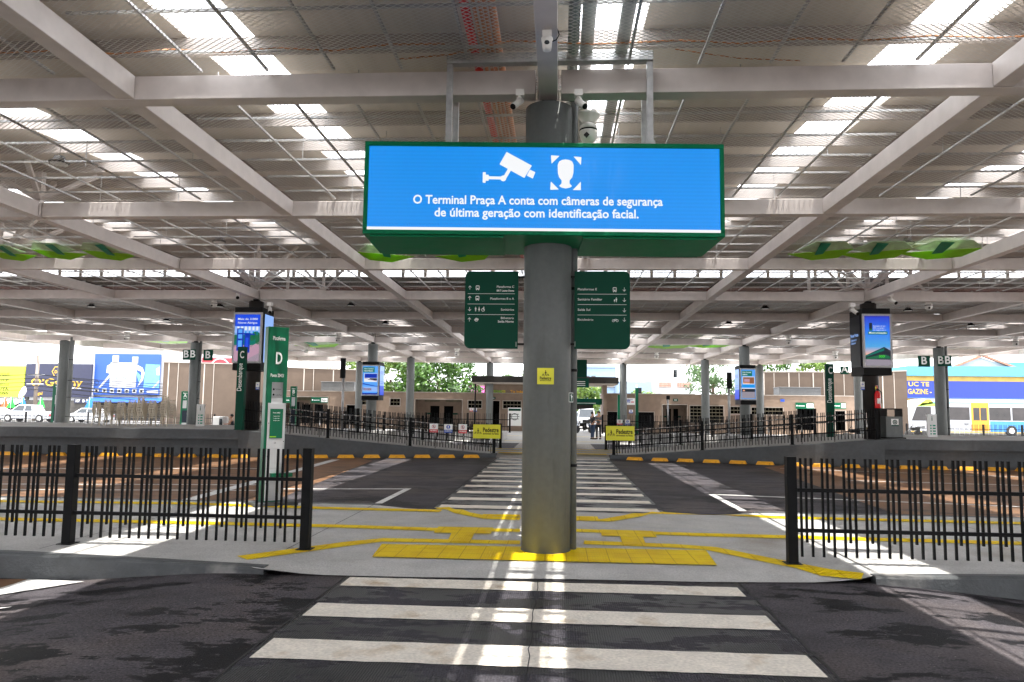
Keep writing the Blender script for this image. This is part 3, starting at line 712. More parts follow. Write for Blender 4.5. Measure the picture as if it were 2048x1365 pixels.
# services under the roof
def svc(px, py, z, r, m_, name, lab, cat, y1=32.6, grp=None):
    x = G(px, py, z).x; b = MB(); b.tube((x, -8, z), (x, y1, z), r, 8); o = b.build(name, m_); tag(o, lab, cat, grp)
svc(940, 60, 6.33, .055, 'red_pipe', 'fire_pipe', 'bright red pipe running deep under the roof, left of the big screen', 'pipe')
for i, (px, w) in enumerate(((957, 'next to the red pipe'), (969, 'second from the red pipe'), (978, 'third from the red pipe'), (992, 'thickest and farthest from the red pipe'))):
    svc(px, 60, 6.33, .045 if i == 3 else .024, 'copper_pipe', 'copper_pipe', 'copper brown pipe under the roof, '+w, 'pipe', grp='copper brown pipes beside the red pipe')
svc(1148, 60, 6.30, .07, 'pvc_grey', 'drain_pipe', 'grey plastic drain pipe running along the roof right of the middle girder', 'pipe')
for i, (px, w) in enumerate(((1176, 'left'), (1250, 'right'))):
    x = G(px, 60, 6.28).x; b = MB(); b.box(x-.075, x+.075, -8, 32.5, 6.26, 6.264)
    for s in (-1, 1): b.box(x+s*.075-.003, x+s*.075+.003, -8, 32.5, 6.265, 6.32)
    tag(b.build('cable_tray', 'galvanised'), 'galvanised cable tray under the roof, %s of the two beside the middle girder' % w, 'cable tray')
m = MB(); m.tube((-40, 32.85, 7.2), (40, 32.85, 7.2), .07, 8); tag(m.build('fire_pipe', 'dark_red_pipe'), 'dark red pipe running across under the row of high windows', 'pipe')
def cord(pts, lab, r=.012):
    b = MB(); q = []
    for (a, c) in zip(pts, pts[1:]):
        n = max(2, int((c-a).length/.7))
        for i in range(n):
            t = i/n; p = a.lerp(c, t); p.z += -.05*math.sin(math.pi*((i*1.0) % 2)/2)+random.uniform(-.012, .012); q.append(p)
    q.append(pts[-1]); b.path(q, r, 5); tag(b.build('conduit', 'orange_cord'), lab, 'conduit')
cord([G(-100, 100, 6.27), G(340, 101, 6.27), G(890, 88, 6.27)], 'rusty orange flexible conduit crossing the mesh left of the red pipe')
cord([G(790, 118, 6.27), G(1020, 82, 6.27), G(1360, 80, 6.27), G(2120, 68, 6.27)], 'rusty orange flexible conduit crossing behind the column head to the right')
cord([G(1350, 100, 6.27), G(1600, 122, 6.27)], 'short tan conduit sagging above the first crossbeam right of the screen', .008)
# ================================================================ COLUMNS
def column(x, y, zb, ztop, r, lab, pipe=None, clad=False):
    t = thing('column', lab, 'column', (x, y, zb), 'canopy columns')
    m = MB(); m.use('column_paint' if not clad else 'dark_cladding'); n = 40 if r > .27 and y < 12 else 20
    m.lathe((x, y, zb), [(r, 0), (r, ztop-zb)], n); m.build('shaft', None, t)
    h = MB(); h.box(x-.09, x+.09, y-.09, y+.09, ztop-.02, ZB-.002); h.box(x-.17, x+.17, y-.17, y+.17, ztop+.012, ztop+.03); h.build('column_head', 'ink_black', t)
    if y < 12: k = MB(); k.lathe((x, y, zb), [(r+.018, 0), (r+.018, .028), (r+.003, .036)], 40); k.build('base_ring', 'concrete_grey', t)
    if pipe:
        px, py, pr = pipe; p = MB(); p.tube((px, py, zb), (px, py, ZB+.2), pr, 14); d = p.build('drain_pipe', 'column_paint', t)
        c = MB()
        for z in (zb+1.05, zb+2.25, zb+3.3, zb+4.6): c.tube((px, py, z), (px, py, z+.035), pr+.006, 14)
        c.build('pipe_clamp', 'ink_black', d)
    return t
CX, CYY = -.14, 9.45
column(CX, CYY, .05, 5.74, .305, 'thick grey round column in the middle of the crossing, carrying the big screen', (A(1146, 800, 9.5).x, 9.52, .05))
column(gx(-2), gy(3), PH-.02, 5.74, .27, 'dark column on the far platform behind the left blue advertising screen', clad=True)
column(gx(2), gy(3), PH-.02, 5.74, .27, 'dark column carrying the right blue advertising screen and a fire extinguisher', clad=True)
COLS = [(-4, 6, 'column hung with letter B boards beside the stacked chairs'), (4, 6, 'column hung with letter B boards in front of the parked bus'),
        (-2, 6, 'column holding the small blue screen left of the crossing'), (2, 6, 'column holding the small blue screen right of the crossing'),
        (-2, 8, 'grey column in front of the big green tree'), (2, 8, 'grey column before the louvred opening right of the crossing'), (4, 8, 'grey column partly hidden behind the right advertising screen'),
        (-1, 9, 'short looking far column over the kiosk, left of the middle column'), (1, 9, 'far column rising behind the kiosk roof slab, right of the middle column'), (-3, 9, 'far column beside the left small blue screen'), (3, 9, 'far column beside the right small blue screen')]
for n, k, w in COLS:
    x, y = gx(n), gy(k); column(x, y, 0, 5.74, .3, w, (x+(.36 if n < 0 else .38), y-.05, .07) if n in (-4, 4) else None)
column(-31.1, 44.9, 0, 5.8, .3, 'grey column with a drain pipe beside the leftmost green platform pillar', (-30.55, 44.8, .13))
# ================================================================ BIG LED DISPLAY
a3 = R(3); SX = Vector((math.cos(a3), math.sin(a3), 0)); SY = Vector((-math.sin(a3), math.cos(a3), 0)); UZ = Vector((0, 0, 1))
sl_, sr_ = A(727, 380, 8.62), A(1449, 380, 8.86)
sc_o = (sl_+sr_)/2; SW = (sr_-sl_).length; z1_, z0_ = A(1090, 286, 8.75).z, A(1090, 471, 8.75).z
t = thing('led_display', 'big green boxed LED display with white camera and face pictograms on blue', 'display', (sc_o.x, sc_o.y, z0_))
def SP(x, y, z): return Vector((sc_o.x, sc_o.y, 0))+SX*x+SY*y+UZ*z
SD = 1.15
m = MB()
for (x0, x1, y0, y1, zz0, zz1) in ((-SW/2, SW/2, 0, SD, z1_-.055, z1_), (-SW/2, SW/2, 0, SD, z0_, z0_+.05), (-SW/2, -SW/2+.05, 0, SD, z0_+.0502, z1_-.0552), (SW/2-.05, SW/2, 0, SD, z0_+.0502, z1_-.0552)):
    m.obox(SP((x0+x1)/2, (y0+y1)/2, (zz0+zz1)/2), SX, SY, UZ, (x1-x0)/2, (y1-y0)/2, (zz1-zz0)/2)
m.build('housing', 'case_green', t, .006)
m = MB(); m.obox(SP(0, SD-.03, (z0_+z1_)/2), SX, SY, UZ, SW/2-.055, .02, (z1_-z0_)/2-.06); m.build('back_panel', 'case_green', t)
for s in (-1, 1):   # sloping soffit plates between the housing and the column
    m = MB(); m.obox(SP(s*(SW/4+.2), SD/2, z0_-.012), SX, SY, UZ, SW/4-.28, SD/2-.06, .01); m.build('soffit_plate', 'case_green', t)
def led():
    m, tt, b = nodes('led_blue'); N = tt.nodes.new; L = tt.links.new
    tcn = N('ShaderNodeTexCoord'); sp = N('ShaderNodeSeparateXYZ'); L(tcn.outputs['Object'], sp.inputs[0])
    w = N('ShaderNodeMath'); w.operation = 'SINE'; q = N('ShaderNodeMath'); q.operation = 'MULTIPLY'; q.inputs[1].default_value = 2*math.pi/.047; L(sp.outputs[2], q.inputs[0]); L(q.outputs[0], w.inputs[0])
    r = N('ShaderNodeMapRange'); r.inputs[1].default_value = -1; r.inputs[3].default_value = .94; r.inputs[4].default_value = 1.06; L(w.outputs[0], r.inputs[0])
    nz_ = N('ShaderNodeTexNoise'); nz_.inputs['Scale'].default_value = .7; L(tcn.outputs['Object'], nz_.inputs['Vector'])
    r2 = N('ShaderNodeMapRange'); r2.inputs[3].default_value = .9; r2.inputs[4].default_value = 1.1; L(nz_.outputs['Fac'], r2.inputs[0])
    k = N('ShaderNodeMath'); k.operation = 'MULTIPLY'; L(r.outputs[0], k.inputs[0]); L(r2.outputs[0], k.inputs[1])
    k2 = N('ShaderNodeMath'); k2.operation = 'MULTIPLY'; k2.inputs[1].default_value = 1/2**EXP; L(k.outputs[0], k2.inputs[0])
    b.inputs['Base Color'].default_value = (.01, .01, .012, 1); b.inputs['Emission Color'].default_value = (.0, .275, .87, 1); L(k2.outputs[0], b.inputs['Emission Strength']); b.inputs['Roughness'].default_value = .35
led(); glow('led_white', (.93, .95, .97))
bw, bh = SW-.10, (z1_-z0_)-.105
m = MB(); m.obox(SP(0, .03, (z0_+z1_)/2-.002), SX, SY, UZ, SW/2-.051, .012, (z1_-z0_)/2-.054); scr = m.build('screen', 'led_blue', t)
P = Panel(SP(-bw/2, .016, z0_+.05), SX, UZ, bw, bh, .003)
P.rect('led_white', 0, 0, 1, .035)
P.text('led_white', 'O Terminal Praça A conta com câmeras de segurança', .4835, .315, .150, 'c', .022, .708)
P.text('led_white', 'de última geração com identificação facial.', .480, .165, .150, 'c', .022, .578)
q = bw/bh
def CP(px, py): return ((px-738)/702, (461-py)/167)
# security camera pictogram
P.poly('led_white', [CP(1014, 304), CP(1065, 331), CP(1050, 356), CP(1000, 329)]); P.poly('led_white', [CP(1061, 339), CP(1072, 344), CP(1067, 357), CP(1055, 351)])
P.line('led_white', *CP(1010, 357), *CP(1024, 333), .010); P.disc('led_white', *CP(1008, 357), .0085); P.line('led_white', *CP(976, 356), *CP(1006, 356.5), .0085); P.rect('led_white', *CP(967, 366), *CP(973, 345)); P.rect('led_white', *CP(973, 362), *CP(979, 350))
# framed face pictogram
for (a, b, c) in (((1103, 310), (1120, 311), (1104, 327)), ((1164, 313), (1148, 312), (1163, 329)), ((1102, 379), (1103, 362), (1119, 378)), ((1163, 379), (1147, 379), (1163, 362))): P.poly('led_white', [CP(*a), CP(*b), CP(*c)])
fx, fy = CP(1132.5, 337)
prof = [(-16, 329), (-15.5, 345), (-13, 354), (-8, 360), (-8, 366), (-13, 371), (-9, 374), (0, 376), (9, 374), (13, 371), (8, 366), (8, 360), (13, 354), (15.5, 345), (16, 329), (13, 322), (7, 319), (0, 318), (-7, 319), (-13, 322)]
P.poly('led_white', [CP(1132.5+a, b) for a, b in prof])
P.build('pictogram_lettering', scr)
# hanger frame of the display
fl, fr_ = A(898, 250, 9.0), A(1300, 250, 9.0); zt_ = A(1095, 118, 9.0).z
m = MB()
m.bar((fl.x, 9.0, z1_), (fl.x, 9.0, zt_-.065), .075, .075); m.bar((fr_.x, 9.0, z1_), (fr_.x, 9.0, zt_-.065), .075, .075); m.bar((fl.x-.0375, 9.0, zt_), (fr_.x+.0375, 9.0, zt_), .125, .125)
m.bar((fl.x, 9.6, z1_), (fl.x, 9.6, zt_-.065), .075, .075); m.bar((fr_.x, 9.6, z1_), (fr_.x, 9.6, zt_-.065), .075, .075)
for x in (fl.x, fr_.x): m.box(x-.06, x+.06, 8.95, 9.05, z1_, z1_+.09)
m.build('hanger_frame', 'galvanised', t, .004)
# ================================================================ GREEN DIRECTION BOARDS
def rounded(x0, x1, z0, z1, r, corners):
    ps = []
    for cx, cz, a0, key in ((x0, z0, 180, 'bl'), (x1, z0, 270, 'br'), (x1, z1, 0, 'tr'), (x0, z1, 90, 'tl')):
        if key in corners:
            ox, oz = (x0+r if 'l' in key else x1-r), (z0+r if 'b' in key else z1-r)
            ps += [(ox+r*math.cos(R(a0+i*90/6)), oz+r*math.sin(R(a0+i*90/6))) for i in range(7)]
        else: ps.append((cx, cz))
    return ps
def board(px0, px1, py0, py1, left, lab, rows):
    y = 9.36; a, b = A(px0, py1, y), A(px1, py0, y); x0, x1, z0, z1 = a.x, b.x, a.z, b.z
    t = thing('direction_board', lab, 'sign', ((x0+x1)/2, y, z0))
    ps = rounded(x0, x1, z0, z1, .075, ('bl', 'tl') if left else ('br', 'tr'))
    m = MB(); m.prism([(p, y, q) for p, q in ps], (0, 1, 0), .05); pan = m.build('panel', 'sign_green', t)
    for z in (z0+.06, z1-.07):
        m = MB()
        if left: m.box(x1, CX-.28, y+.015, y+.035, z-.012, z+.012)
        else: m.box(x0-.10, x0, y+.015, y+.035, z-.012, z+.012)
        m.build('bracket', 'ink_black', t)
    P = Panel((x0, y, z0), (1, 0, 0), (0, 0, 1), x1-x0, z1-z0, .003)
    rows(P); P.build('lettering', pan)
def rows_l(P):
    f = lambda px, py: ((px-155)/(737-155), (955-py)/(955-127))
    W_ = 'ink_white'
    for i, (y, d) in enumerate(((305, 1), (417, 1), (536, -1), (648, 1))): P.arrow(W_, f(208, y)[0], f(0, y)[1], .036, d)
    for y in (370, 481, 594): P.line(W_, f(186, y)[0], f(0, y)[1], f(700, y)[0], f(0, y)[1], .006)
    P.bus(W_, *f(293, 306), .042, 'sign_green'); P.bus(W_, *f(292, 418), .042, 'sign_green')
    P.man(W_, *f(275, 536), .042); P.man(W_, *f(313, 536), .042, True); P.ring(W_, *f(356, 543), .032, .009); P.disc(W_, *f(364, 516), .010); P.line(W_, *f(360, 522), *f(358, 545), .014)
    P.ring(W_, *f(285, 650), .034, .012); P.line(W_, *f(262, 654), *f(310, 644), .018); P.disc(W_, *f(287, 648), .016)
    r = f(692, 0)[0]; T = lambda b, y, fit, k, bo: P.text(W_, b, r, f(0, y)[1], k, 'r', bo, fit)
    T('Plataforma C', 306, .325, .040, .004); T('BRT Leste-Oeste', 346, .325, .033, .02); T('Plataformas B e A', 434, .445, .040, .004); T('Sanitários', 551, .243, .040, 0); T('Bilheteria', 641, .24, .040, 0); T('Saída Norte', 678, .297, .038, .01)
    P.rect(W_, f(718, 0)[0], f(0, 935)[1], f(722, 0)[0], f(0, 882)[1])
def rows_r(P):
    f = lambda px, py: ((px-1347)/(1940-1347), (960-py)/(960-120))
    W_ = 'ink_white'
    for y in (318, 431, 543, 645): P.arrow(W_, f(1879, y)[0], f(0, y)[1], .036, -1)
    for y in (370, 483, 596): P.line(W_, f(1380, y)[0], f(0, y)[1], f(1903, y)[0], f(0, y)[1], .006)
    P.bus(W_, *f(1777, 320), .042, 'sign_green'); P.man(W_, *f(1794, 430), .042); P.man(W_, *f(1774, 440), .026)
    for x in (1763, 1803): P.ring(W_, *f(x, 656), .024, .006)
    for a, b in (((1763, 656), (1777, 640)), ((1777, 640), (1795, 640)), ((1795, 640), (1803, 656)), ((1763, 656), (1785, 656)), ((1785, 656), (1795, 640)), ((1777, 640), (1785, 656))): P.line(W_, *f(*a), *f(*b), .006)
    l = f(1382, 0)[0]; T = lambda b, y, fit, k, bo: P.text(W_, b, l, f(0, y)[1], k, 'l', bo, fit)
    T('Plataformas E', 328, .345, .040, .004); T('Sanitário Familiar', 438, .44, .040, .008); T('Saída Sul', 550, .225, .040, .004); T('Bicicletário', 657, .28, .040, 0)
    P.rect(W_, f(1352, 0)[0], f(0, 937)[1], f(1356, 0)[0], f(0, 882)[1])
board(928, 1037, 543, 697, True, 'dark green direction board left of the column, arrows to platforms C, B and A', rows_l)
board(1148.5, 1260, 543, 698, False, 'dark green direction board right of the column, all arrows pointing down', rows_r)
# small signs on the column
def flat_sign(name, p, w, h, m_, lab, cat, art=None, rx=(1, 0, 0), th=.012, grp=None):
    rx = Vector(rx).normalized(); n = rx.cross(UZ)
    t = thing(name, lab, cat, p, grp); m = MB(); m.obox(Vector(p)+UZ*h/2-n*th/2, rx, -n, UZ, w/2, th/2, h/2); pl = m.build('plate', m_, t)
    if art:
        P = Panel(Vector(p)-rx*w/2, rx, UZ, w, h, .003); art(P); P.build('lettering', pl)
    return t
def ped_art(P):
    P.walker('ink_black', .5, .66, .19); P.text('ink_black', 'Pedestre', .5, .29, .052, 'c', .02, .68); P.text('ink_black', 'atravesse na faixa', .5, .19, .026, 'c', .012, .66)
pp = A(1091, 769, 9.12)
flat_sign('pedestrian_sign', (pp.x, 9.12, pp.z), .205, .20, 'sign_yellow', 'yellow square pedestrian sign stuck on the middle column', 'sign', ped_art)
def exit_art(P):
    P.rect('sign_green', .08, .06, .92, .94); P.lay(2); P.man('ink_white', .5, .5, .30); P.line('ink_white', .3, .75, .75, .55, .08)
px_ = A(1137, 805, 9.42)
flat_sign('exit_sign', (CX+.305, CYY-.07, px_.z), .13, .12, 'ink_white', 'small green running figure sign on the right edge of the middle column', 'sign', exit_art, rx=(.45, .9, 0))
# ================================================================ CAMERAS AND LAMPS
def ptz(p, s, lab):
    t = thing('dome_camera', lab, 'camera', p, 'white dome cameras under the canopy'); x, y, z = p
    m = MB(); m.use('cam_white'); m.lathe((x, y, z+.10*s), [(.16*s, .14*s), (.155*s, .10*s), (.10*s, .02*s), (.07*s, -.02*s)], 20); m.build('mount', None, t)
    m = MB(); m.use('cam_white'); m.lathe((x, y, z-.12*s), [(.02*s, -.055*s), (.075*s, -.05*s), (.11*s, -.01*s), (.125*s, .07*s), (.125*s, .10*s)], 20); m.use('ink_black'); m.lathe((x, y, z-.02*s), [(.127*s, 0), (.127*s, .02*s)], 20)
    m.use('cam_white'); m.lathe((x, y, z), [(.125*s, 0), (.115*s, .06*s), (.06*s, .1*s)], 20); b = m.build('dome', None, t)
    m = MB(); m.obox((x-.03*s, y-.112*s, z-.11*s), (.7, 0, .7), (0, 1, 0), (-.7, 0, .7), .028*s, .02*s, .028*s); m.build('lens', 'ink_black', b)
pb_ = G(1177, 258, 5.72)
ptz((pb_.x, pb_.y, 5.70), 1.0, 'large white dome camera with black band just right of the middle column')
for (px, py, z, s, w) in ((428, 607, 5.75, .95, 'white half dome camera under the crossbeam left of the left advertising screen'), (1857, 611, 5.75, 1., 'white half dome camera under the crossbeam right of the right advertising screen'), (254, 674, 5.65, 1.2, 'white dome camera above the blue shop banner'),
        (676, 677, 5.65, 1.15, 'white dome camera above the green platform D pillar, higher of its pair'), (612, 701, 5.65, 1.1, 'white dome camera over the brown wall, lower of the pair near the platform D pillar'), (914, 706, 5.65, 1.25, 'white dome camera above the green tree'), (1313, 711, 5.65, 1.25, 'white dome camera over the traffic lights right of the kiosk'), (1577, 682, 5.65, 1.2, 'white dome camera above the right brown wall, left of the letter C pillar'), (1671, 712, 5.65, 1.2, 'white dome camera between the letter C pillar and the dark screen box'), (2031, 684, 5.65, 1.2, 'white dome camera above the yellow shop front')):
    p = G(px, py, z); ptz((p.x, p.y, z), s, w)
def bullet(p, d, s, lab):
    t = thing('bullet_camera', lab, 'camera', p, 'white bullet cameras under the beams'); p = Vector(p); d = Vector(d).normalized()
    m = MB(); m.obox(p+Vector((0, 0, .03*s)), (1, 0, 0), (0, 1, 0), (0, 0, 1), .045*s, .045*s, .035*s); m.bar(p, p+d*.06*s-UZ*.04*s, .03*s, .03*s); m.build('mount', 'cam_white', t)
    q = p-UZ*.06*s; m = MB(); m.use('cam_white'); m.tube(q-d*.03*s, q+d*.15*s, .036*s, 12); b = m.build('body', None, t)
    m = MB(); m.tube(q+d*.151*s, q+d*.16*s, .033*s, 12); m.build('lens', 'ink_black', b)
for px, py, dx, w in ((1040, 190, -.5, 'white bullet camera under the first crossbeam left of the column head'), (1157, 190, .5, 'white bullet camera under the first crossbeam right of the column head')):
    p = G(px, py, 5.79); bullet((p.x, p.y, 5.77), (dx, -.7, -.7), 1.15, w)
for px, py, dx, w in ((476, 583, .3, 'small white bullet camera left above the left advertising screen'), (540, 612, .3, 'small white bullet camera right of the left advertising screen top'), (1780, 593, .3, 'small white bullet camera above the right advertising screen'), (1704, 614, .3, 'small white bullet camera left above the right advertising screen')):
    p = A(px, py, 26.7); bullet((p.x, 26.7, p.z), (dx, -.7, -.5), 1.9, w)
p = A(1094, 92, 8.98-.2); p = Vector((p.x, 9.0, 0))
pm_ = G(1094, 84, 5.72); MY = pm_.y; t = thing('mini_dome_camera', 'small white camera with black ball lens under the middle girder above the frame', 'camera', (pm_.x, MY, pm_.z-.1))
m = MB(); m.use('cam_white'); z = pm_.z; m.lathe((pm_.x, MY, z-.08), [(.02, -.02), (.045, -.015), (.052, .03), (.052, .06), (.062, .09), (.062, .12)], 18); m.box(pm_.x-.05, pm_.x+.05, MY-.04, MY+.04, z+.04, ZB-.005); b = m.build('body', None, t)
m = MB(); m.use('car_glass'); m.lathe((pm_.x, MY-.03, z-.03), [(.001, -.034), (.024, -.024), (.034, 0), (.024, .024), (.001, .034)], 16, (0, -1, 0)); m.build('ball_lens', None, b)
m = MB(); c_ = [Vector((pm_.x+.05, MY, z)), Vector((pm_.x+.10, MY, z+.02)), Vector((pm_.x+.13, MY+.02, z+.09)), Vector((pm_.x+.11, MY+.04, z+.16)), Vector((pm_.x+.08, MY+.06, z+.24))]; m.path(c_, .006, 6); m.build('cable', 'ink_black', t)
def lamp(p, s, lab):
    t = thing('pendant_lamp', lab, 'lamp', p, 'black round pendant lamps under the mesh'); x, y, z = p
    m = MB(); m.use('ink_black'); m.lathe((x, y, z), [(.15*s, 0), (.155*s, .03*s), (.10*s, .06*s), (.075*s, .13*s), (.03*s, .14*s)], 20); sh = m.build('lamp_shade', None, t)
    m = MB(); m.use('white_paint'); m.lathe((x, y, z-.006*s), [(.13*s, 0), (.13*s, .005*s)], 20); m.build('lens', None, sh)
    m = MB(); m.tube((x, y, z+.14*s), (x+.02, y, z+.34), .006, 6); m.build('hanger', 'ink_black', t)
for px, py, w in ((118, 328, 'nearest black pendant lamp, at the upper left under the mesh'), (438, 485, 'black pendant lamp left of the big screen above the third crossbeam'), (279, 565, 'black pendant lamp above the left advertising screen, far to its left'), (600, 566, 'black pendant lamp right above the left advertising screen'), (1815, 487, 'black pendant lamp among the right green leaf sculptures'), (1637, 570, 'black pendant lamp left of the right advertising screen, below the leaves'), (1997, 569, 'black pendant lamp at the far right below the leaf sculptures'),
        (183, 614, 'black pendant lamp above the blue shop banner'), (440, 614, 'black pendant lamp next to the left half dome camera'), (702, 612, 'black pendant lamp left of the direction boards'), (1530, 618, 'black pendant lamp above the right small blue screen'), (1816, 622, 'black pendant lamp just right of the right advertising screen'), (1458, 648, 'black pendant lamp left of the right small blue screen'), (771, 648, 'black pendant lamp right of the left small blue screen'), (333, 642, 'black pendant lamp over the left letter B boards'), (1941, 652, 'black pendant lamp above the bus')):
    z = 6.22 if py < 600 else 6.1; p = G(px, py, z); lamp((p.x, p.y, z), 1.12 if py < 600 else 1.15, w)
# ================================================================ GREEN LEAF SCULPTURES
def leaf(cpx, cpy, hw, dep, flip, lab, tilt=.0):
    p = G(cpx, cpy, 6.0); t = thing('leaf_sculpture', lab, 'sculpture', (p.x, p.y, 6.0), 'green folded leaf sculptures hung under the mesh')
    f = flip; x, y = p.x, p.y
    P3 = lambda a, b, c: Vector((x+a*hw*f, y+b*dep, 6.0+c))
    tip, tail = P3(-1, .35, -.02), P3(1, .0, .04); back, b2 = P3(-.4, -.5, .12), P3(.5, -.5, .13)
    m = MB(); m.prism([tip, P3(-.1, .6, -.13), P3(.7, .45, -.09), tail], (0, 0, 1), .012); m.build('lower_wing', 'leaf_green', t)
    m = MB(); m.prism([P3(-.75, .1, .03), P3(-.1, .2, .0), P3(.95, -.1, .06), b2, back], (0, 0, 1), .012); m.build('upper_wing', 'leaf_pale', t)
    m = MB(); m.prism([P3(-.25, -.45, .09), P3(.1, -.4, .09), P3(.1, .2, -.04), P3(-.15, .25, -.06)], (0, 0, 1), .012); m.build('fold', 'leaf_teal', t)
    m = MB()
    for q in (tip.lerp(tail, .5), back.lerp(b2, .5)): m.tube(q, (q.x, q.y, ZT+.05), .004, 5)
    m.build('wire', 'galvanised', t)
for a in ((15, 506, .62, .9, -1, 'green leaf sculpture cut by the left picture edge'), (112, 503, .7, .9, -1, 'green leaf sculpture second from the left edge'), (212, 504, .7, 1., -1, 'green leaf sculpture with a white wing beside the left girder'), (770, 508, .75, .9, -1, 'green leaf sculpture left below the big green display'), (925, 508, .8, .8, 1, 'green leaf sculpture half hidden behind the big green display'),
          (1645, 502, .78, 1., 1, 'green leaf sculpture right of the display, nearest the girder'), (1757, 502, .85, 1., 1, 'green leaf sculpture with a teal fold, middle one of the right three'), (1885, 500, .98, 1., 1, 'green leaf sculpture rightmost of the right three')): leaf(*a)
for px, py, w in ((630, 690, 'distant green leaf sculpture above the left brown wall'), (1335, 692, 'distant green leaf sculpture right of the direction boards'), (1415, 690, 'distant green leaf sculpture left of the right small screen'), (330, 682, 'distant green leaf sculpture above the letter B boards')):
    leaf(px, py, 1.6, 1.4, 1, w)
# ================================================================ NEAR FENCES
def fence(p0, p1, posts, lab, cat='fence', h=1.085, pitch=.2225, grp=None, post_w=.1, zf=None, rails=(.74, .335), rows=((0, 1, 0), (1, 0, 1), (2, 1, 0)), dense=False, bw_=.02):
    p0, p1 = Vector((*p0, 0)), Vector((*p1, 0)); d = (p1-p0); L_ = d.length; d.normalize(); n = Vector((-d.y, d.x, 0))
    Z = zf; at = lambda s: (lambda q: Vector((q.x, q.y, Z(q.x, q.y))))(p0+d*s)
    t = thing('fence', lab, cat, at(0), grp)
    pan = MB(); s = 0
    ps = sorted(posts)
    for a, b in zip(ps, ps[1:]):
        for r in rails: pan.bar(at(a+post_w/2)+UZ*r, at(b-post_w/2)+UZ*r, .042, .042)
    off = 0.03
    k = 0; s = ps[0]+post_w
    slot = pitch/4
    while s < ps[-1]-post_w:
        j = k % 4
        if j != 3 and all(abs(s-q) > post_w*.75 for q in ps):
            q = at(s); lo = (.22 if j == 1 else .075)*h/1.085
            o = n*(.004 if j == 1 else -.004)
            pan.bar(q+o*1.0+UZ*lo, q+o*1.0+UZ*h, bw_, bw_, d)
        s += slot; k += 1
    pan.build('railing', 'black_metal', t)
    for s in ps:
        m = MB(); q = at(s); m.obox(q+UZ*(h/2+.005), d, n, UZ, post_w/2, post_w/2, h/2+.01); m.obox(q+UZ*.006, d, n, UZ, post_w*.85, post_w*.85, .006); m.build('post', 'black_metal', t, .004)
    return t
g0, g1, g2 = G(138, 1087, PZ), G(609, 1100, PZ), G(1585, 1128, PZ); fl_ = g1.x-g0.x; fy = (g0.y+g1.y)/2
fence((g1.x-4*fl_, fy), (g1.x, fy), [i*fl_ for i in range(5)], 'black slatted fence on the near pavement left of the middle column', zf=lambda x, y: PZ, h=1.215, pitch=.247, rails=(.845, .382), post_w=.112, bw_=.025)
fence((g2.x, g2.y), (g2.x+4*fl_, g2.y), [i*fl_ for i in range(5)], 'black slatted fence on the near pavement right of the middle column', zf=lambda x, y: PZ, h=1.215, pitch=.247, rails=(.845, .382), post_w=.112, bw_=.025)
# ================================================================ PLATFORM D PILLAR
def plaque(P, z0, z1, items): pass
pc_ = G(522, 1012, PZ); pc_.z = PZ
ax = Vector((.77, .64, 0)).normalized(); ay = Vector((-ax.y, ax.x, 0)); TH = A(540, 653, pc_.y).z-PZ; TW = .38
t = thing('platform_pillar', 'tall green pillar marked platform D with white service door, behind the left near fence', 'sign pillar', pc_)
m = MB(); m.obox(pc_+ax*TW/2+ay*.09+UZ*(TH/2+.02), ax, ay, UZ, TW/2, .09, TH/2-.02); body = m.build('body', 'totem_green', t, .012)
m = MB(); m.obox(pc_+ax*(TW/2+.02)+ay*.08+UZ*.03, ax, ay, UZ, .38, .3, .028); m.build('plinth', 'concrete_grey', t)
dz = TH*.555
m = MB(); m.obox(pc_+ax*(TW/2+.015)-ay*.012+UZ*(dz/2+.06), ax, ay, UZ, TW/2-.03, .012, dz/2-.02); door = m.build('service_door', 'light_grey_panel', t, .003)
m = MB(); m.obox(pc_+ax*(TW/2+.12)-ay*.07+UZ*.53, ax, ay, UZ, .19, .06, .035); m.build('shelf', 'totem_green', t)
P = Panel(pc_, ax, UZ, TW, TH, .003)
P.text('ink_white', 'Plataforma', .53, .925, .098, 'c', .006, .58); P.text('ink_white', 'D', .56, .79, .30, 'c', .02, .30); P.text('ink_white', 'Ponto 20421', .50, .715, .085, 'c', .004, .62)
P.rect('light_grey_panel', .27, .595, .80, .685); P.rect('light_grey_panel', .27, .46, .80, .685)
P.lay(2); P.disc('ink_black', .36, .645, .05, 8); P.disc('ink_black', .36, .615, .05, 8); P.text('ink_black', 'Pq Campos', .44, .643, .035, 'l', 0, .26); P.text('ink_black', 'V. João Paulo', .44, .61, .035, 'l', 0, .32)
P.build('lettering', body)
P = Panel(pc_-ay*.026+ax*.045, ax, UZ, TW-.06, TH, .003)
P.rect('totem_green', .12, .37, .85, .535); P.lay(2); P.text('ink_white', 'Ponto 20421', .48, .51, .03, 'c', .01, .4)
for y in (.492, .48, .468): P.text('ink_white', 'Consulte as linhas', .48, y, .02, 'c', 0, .36)
P.rect('leaf_green', .14, .376, .5, .382); P.lay(1)
P.ring('ink_black', .45, .345, .05, .014, 14)
for (x, y) in ((.06, .455), (.93, .352), (.05, .27), (.05, .12)): P.rect('ink_black', x-.02, y-.003, x+.02, y+.003)
P.line('ink_black', .02, .205, .98, .203, .006)
P.build('door_art', door)
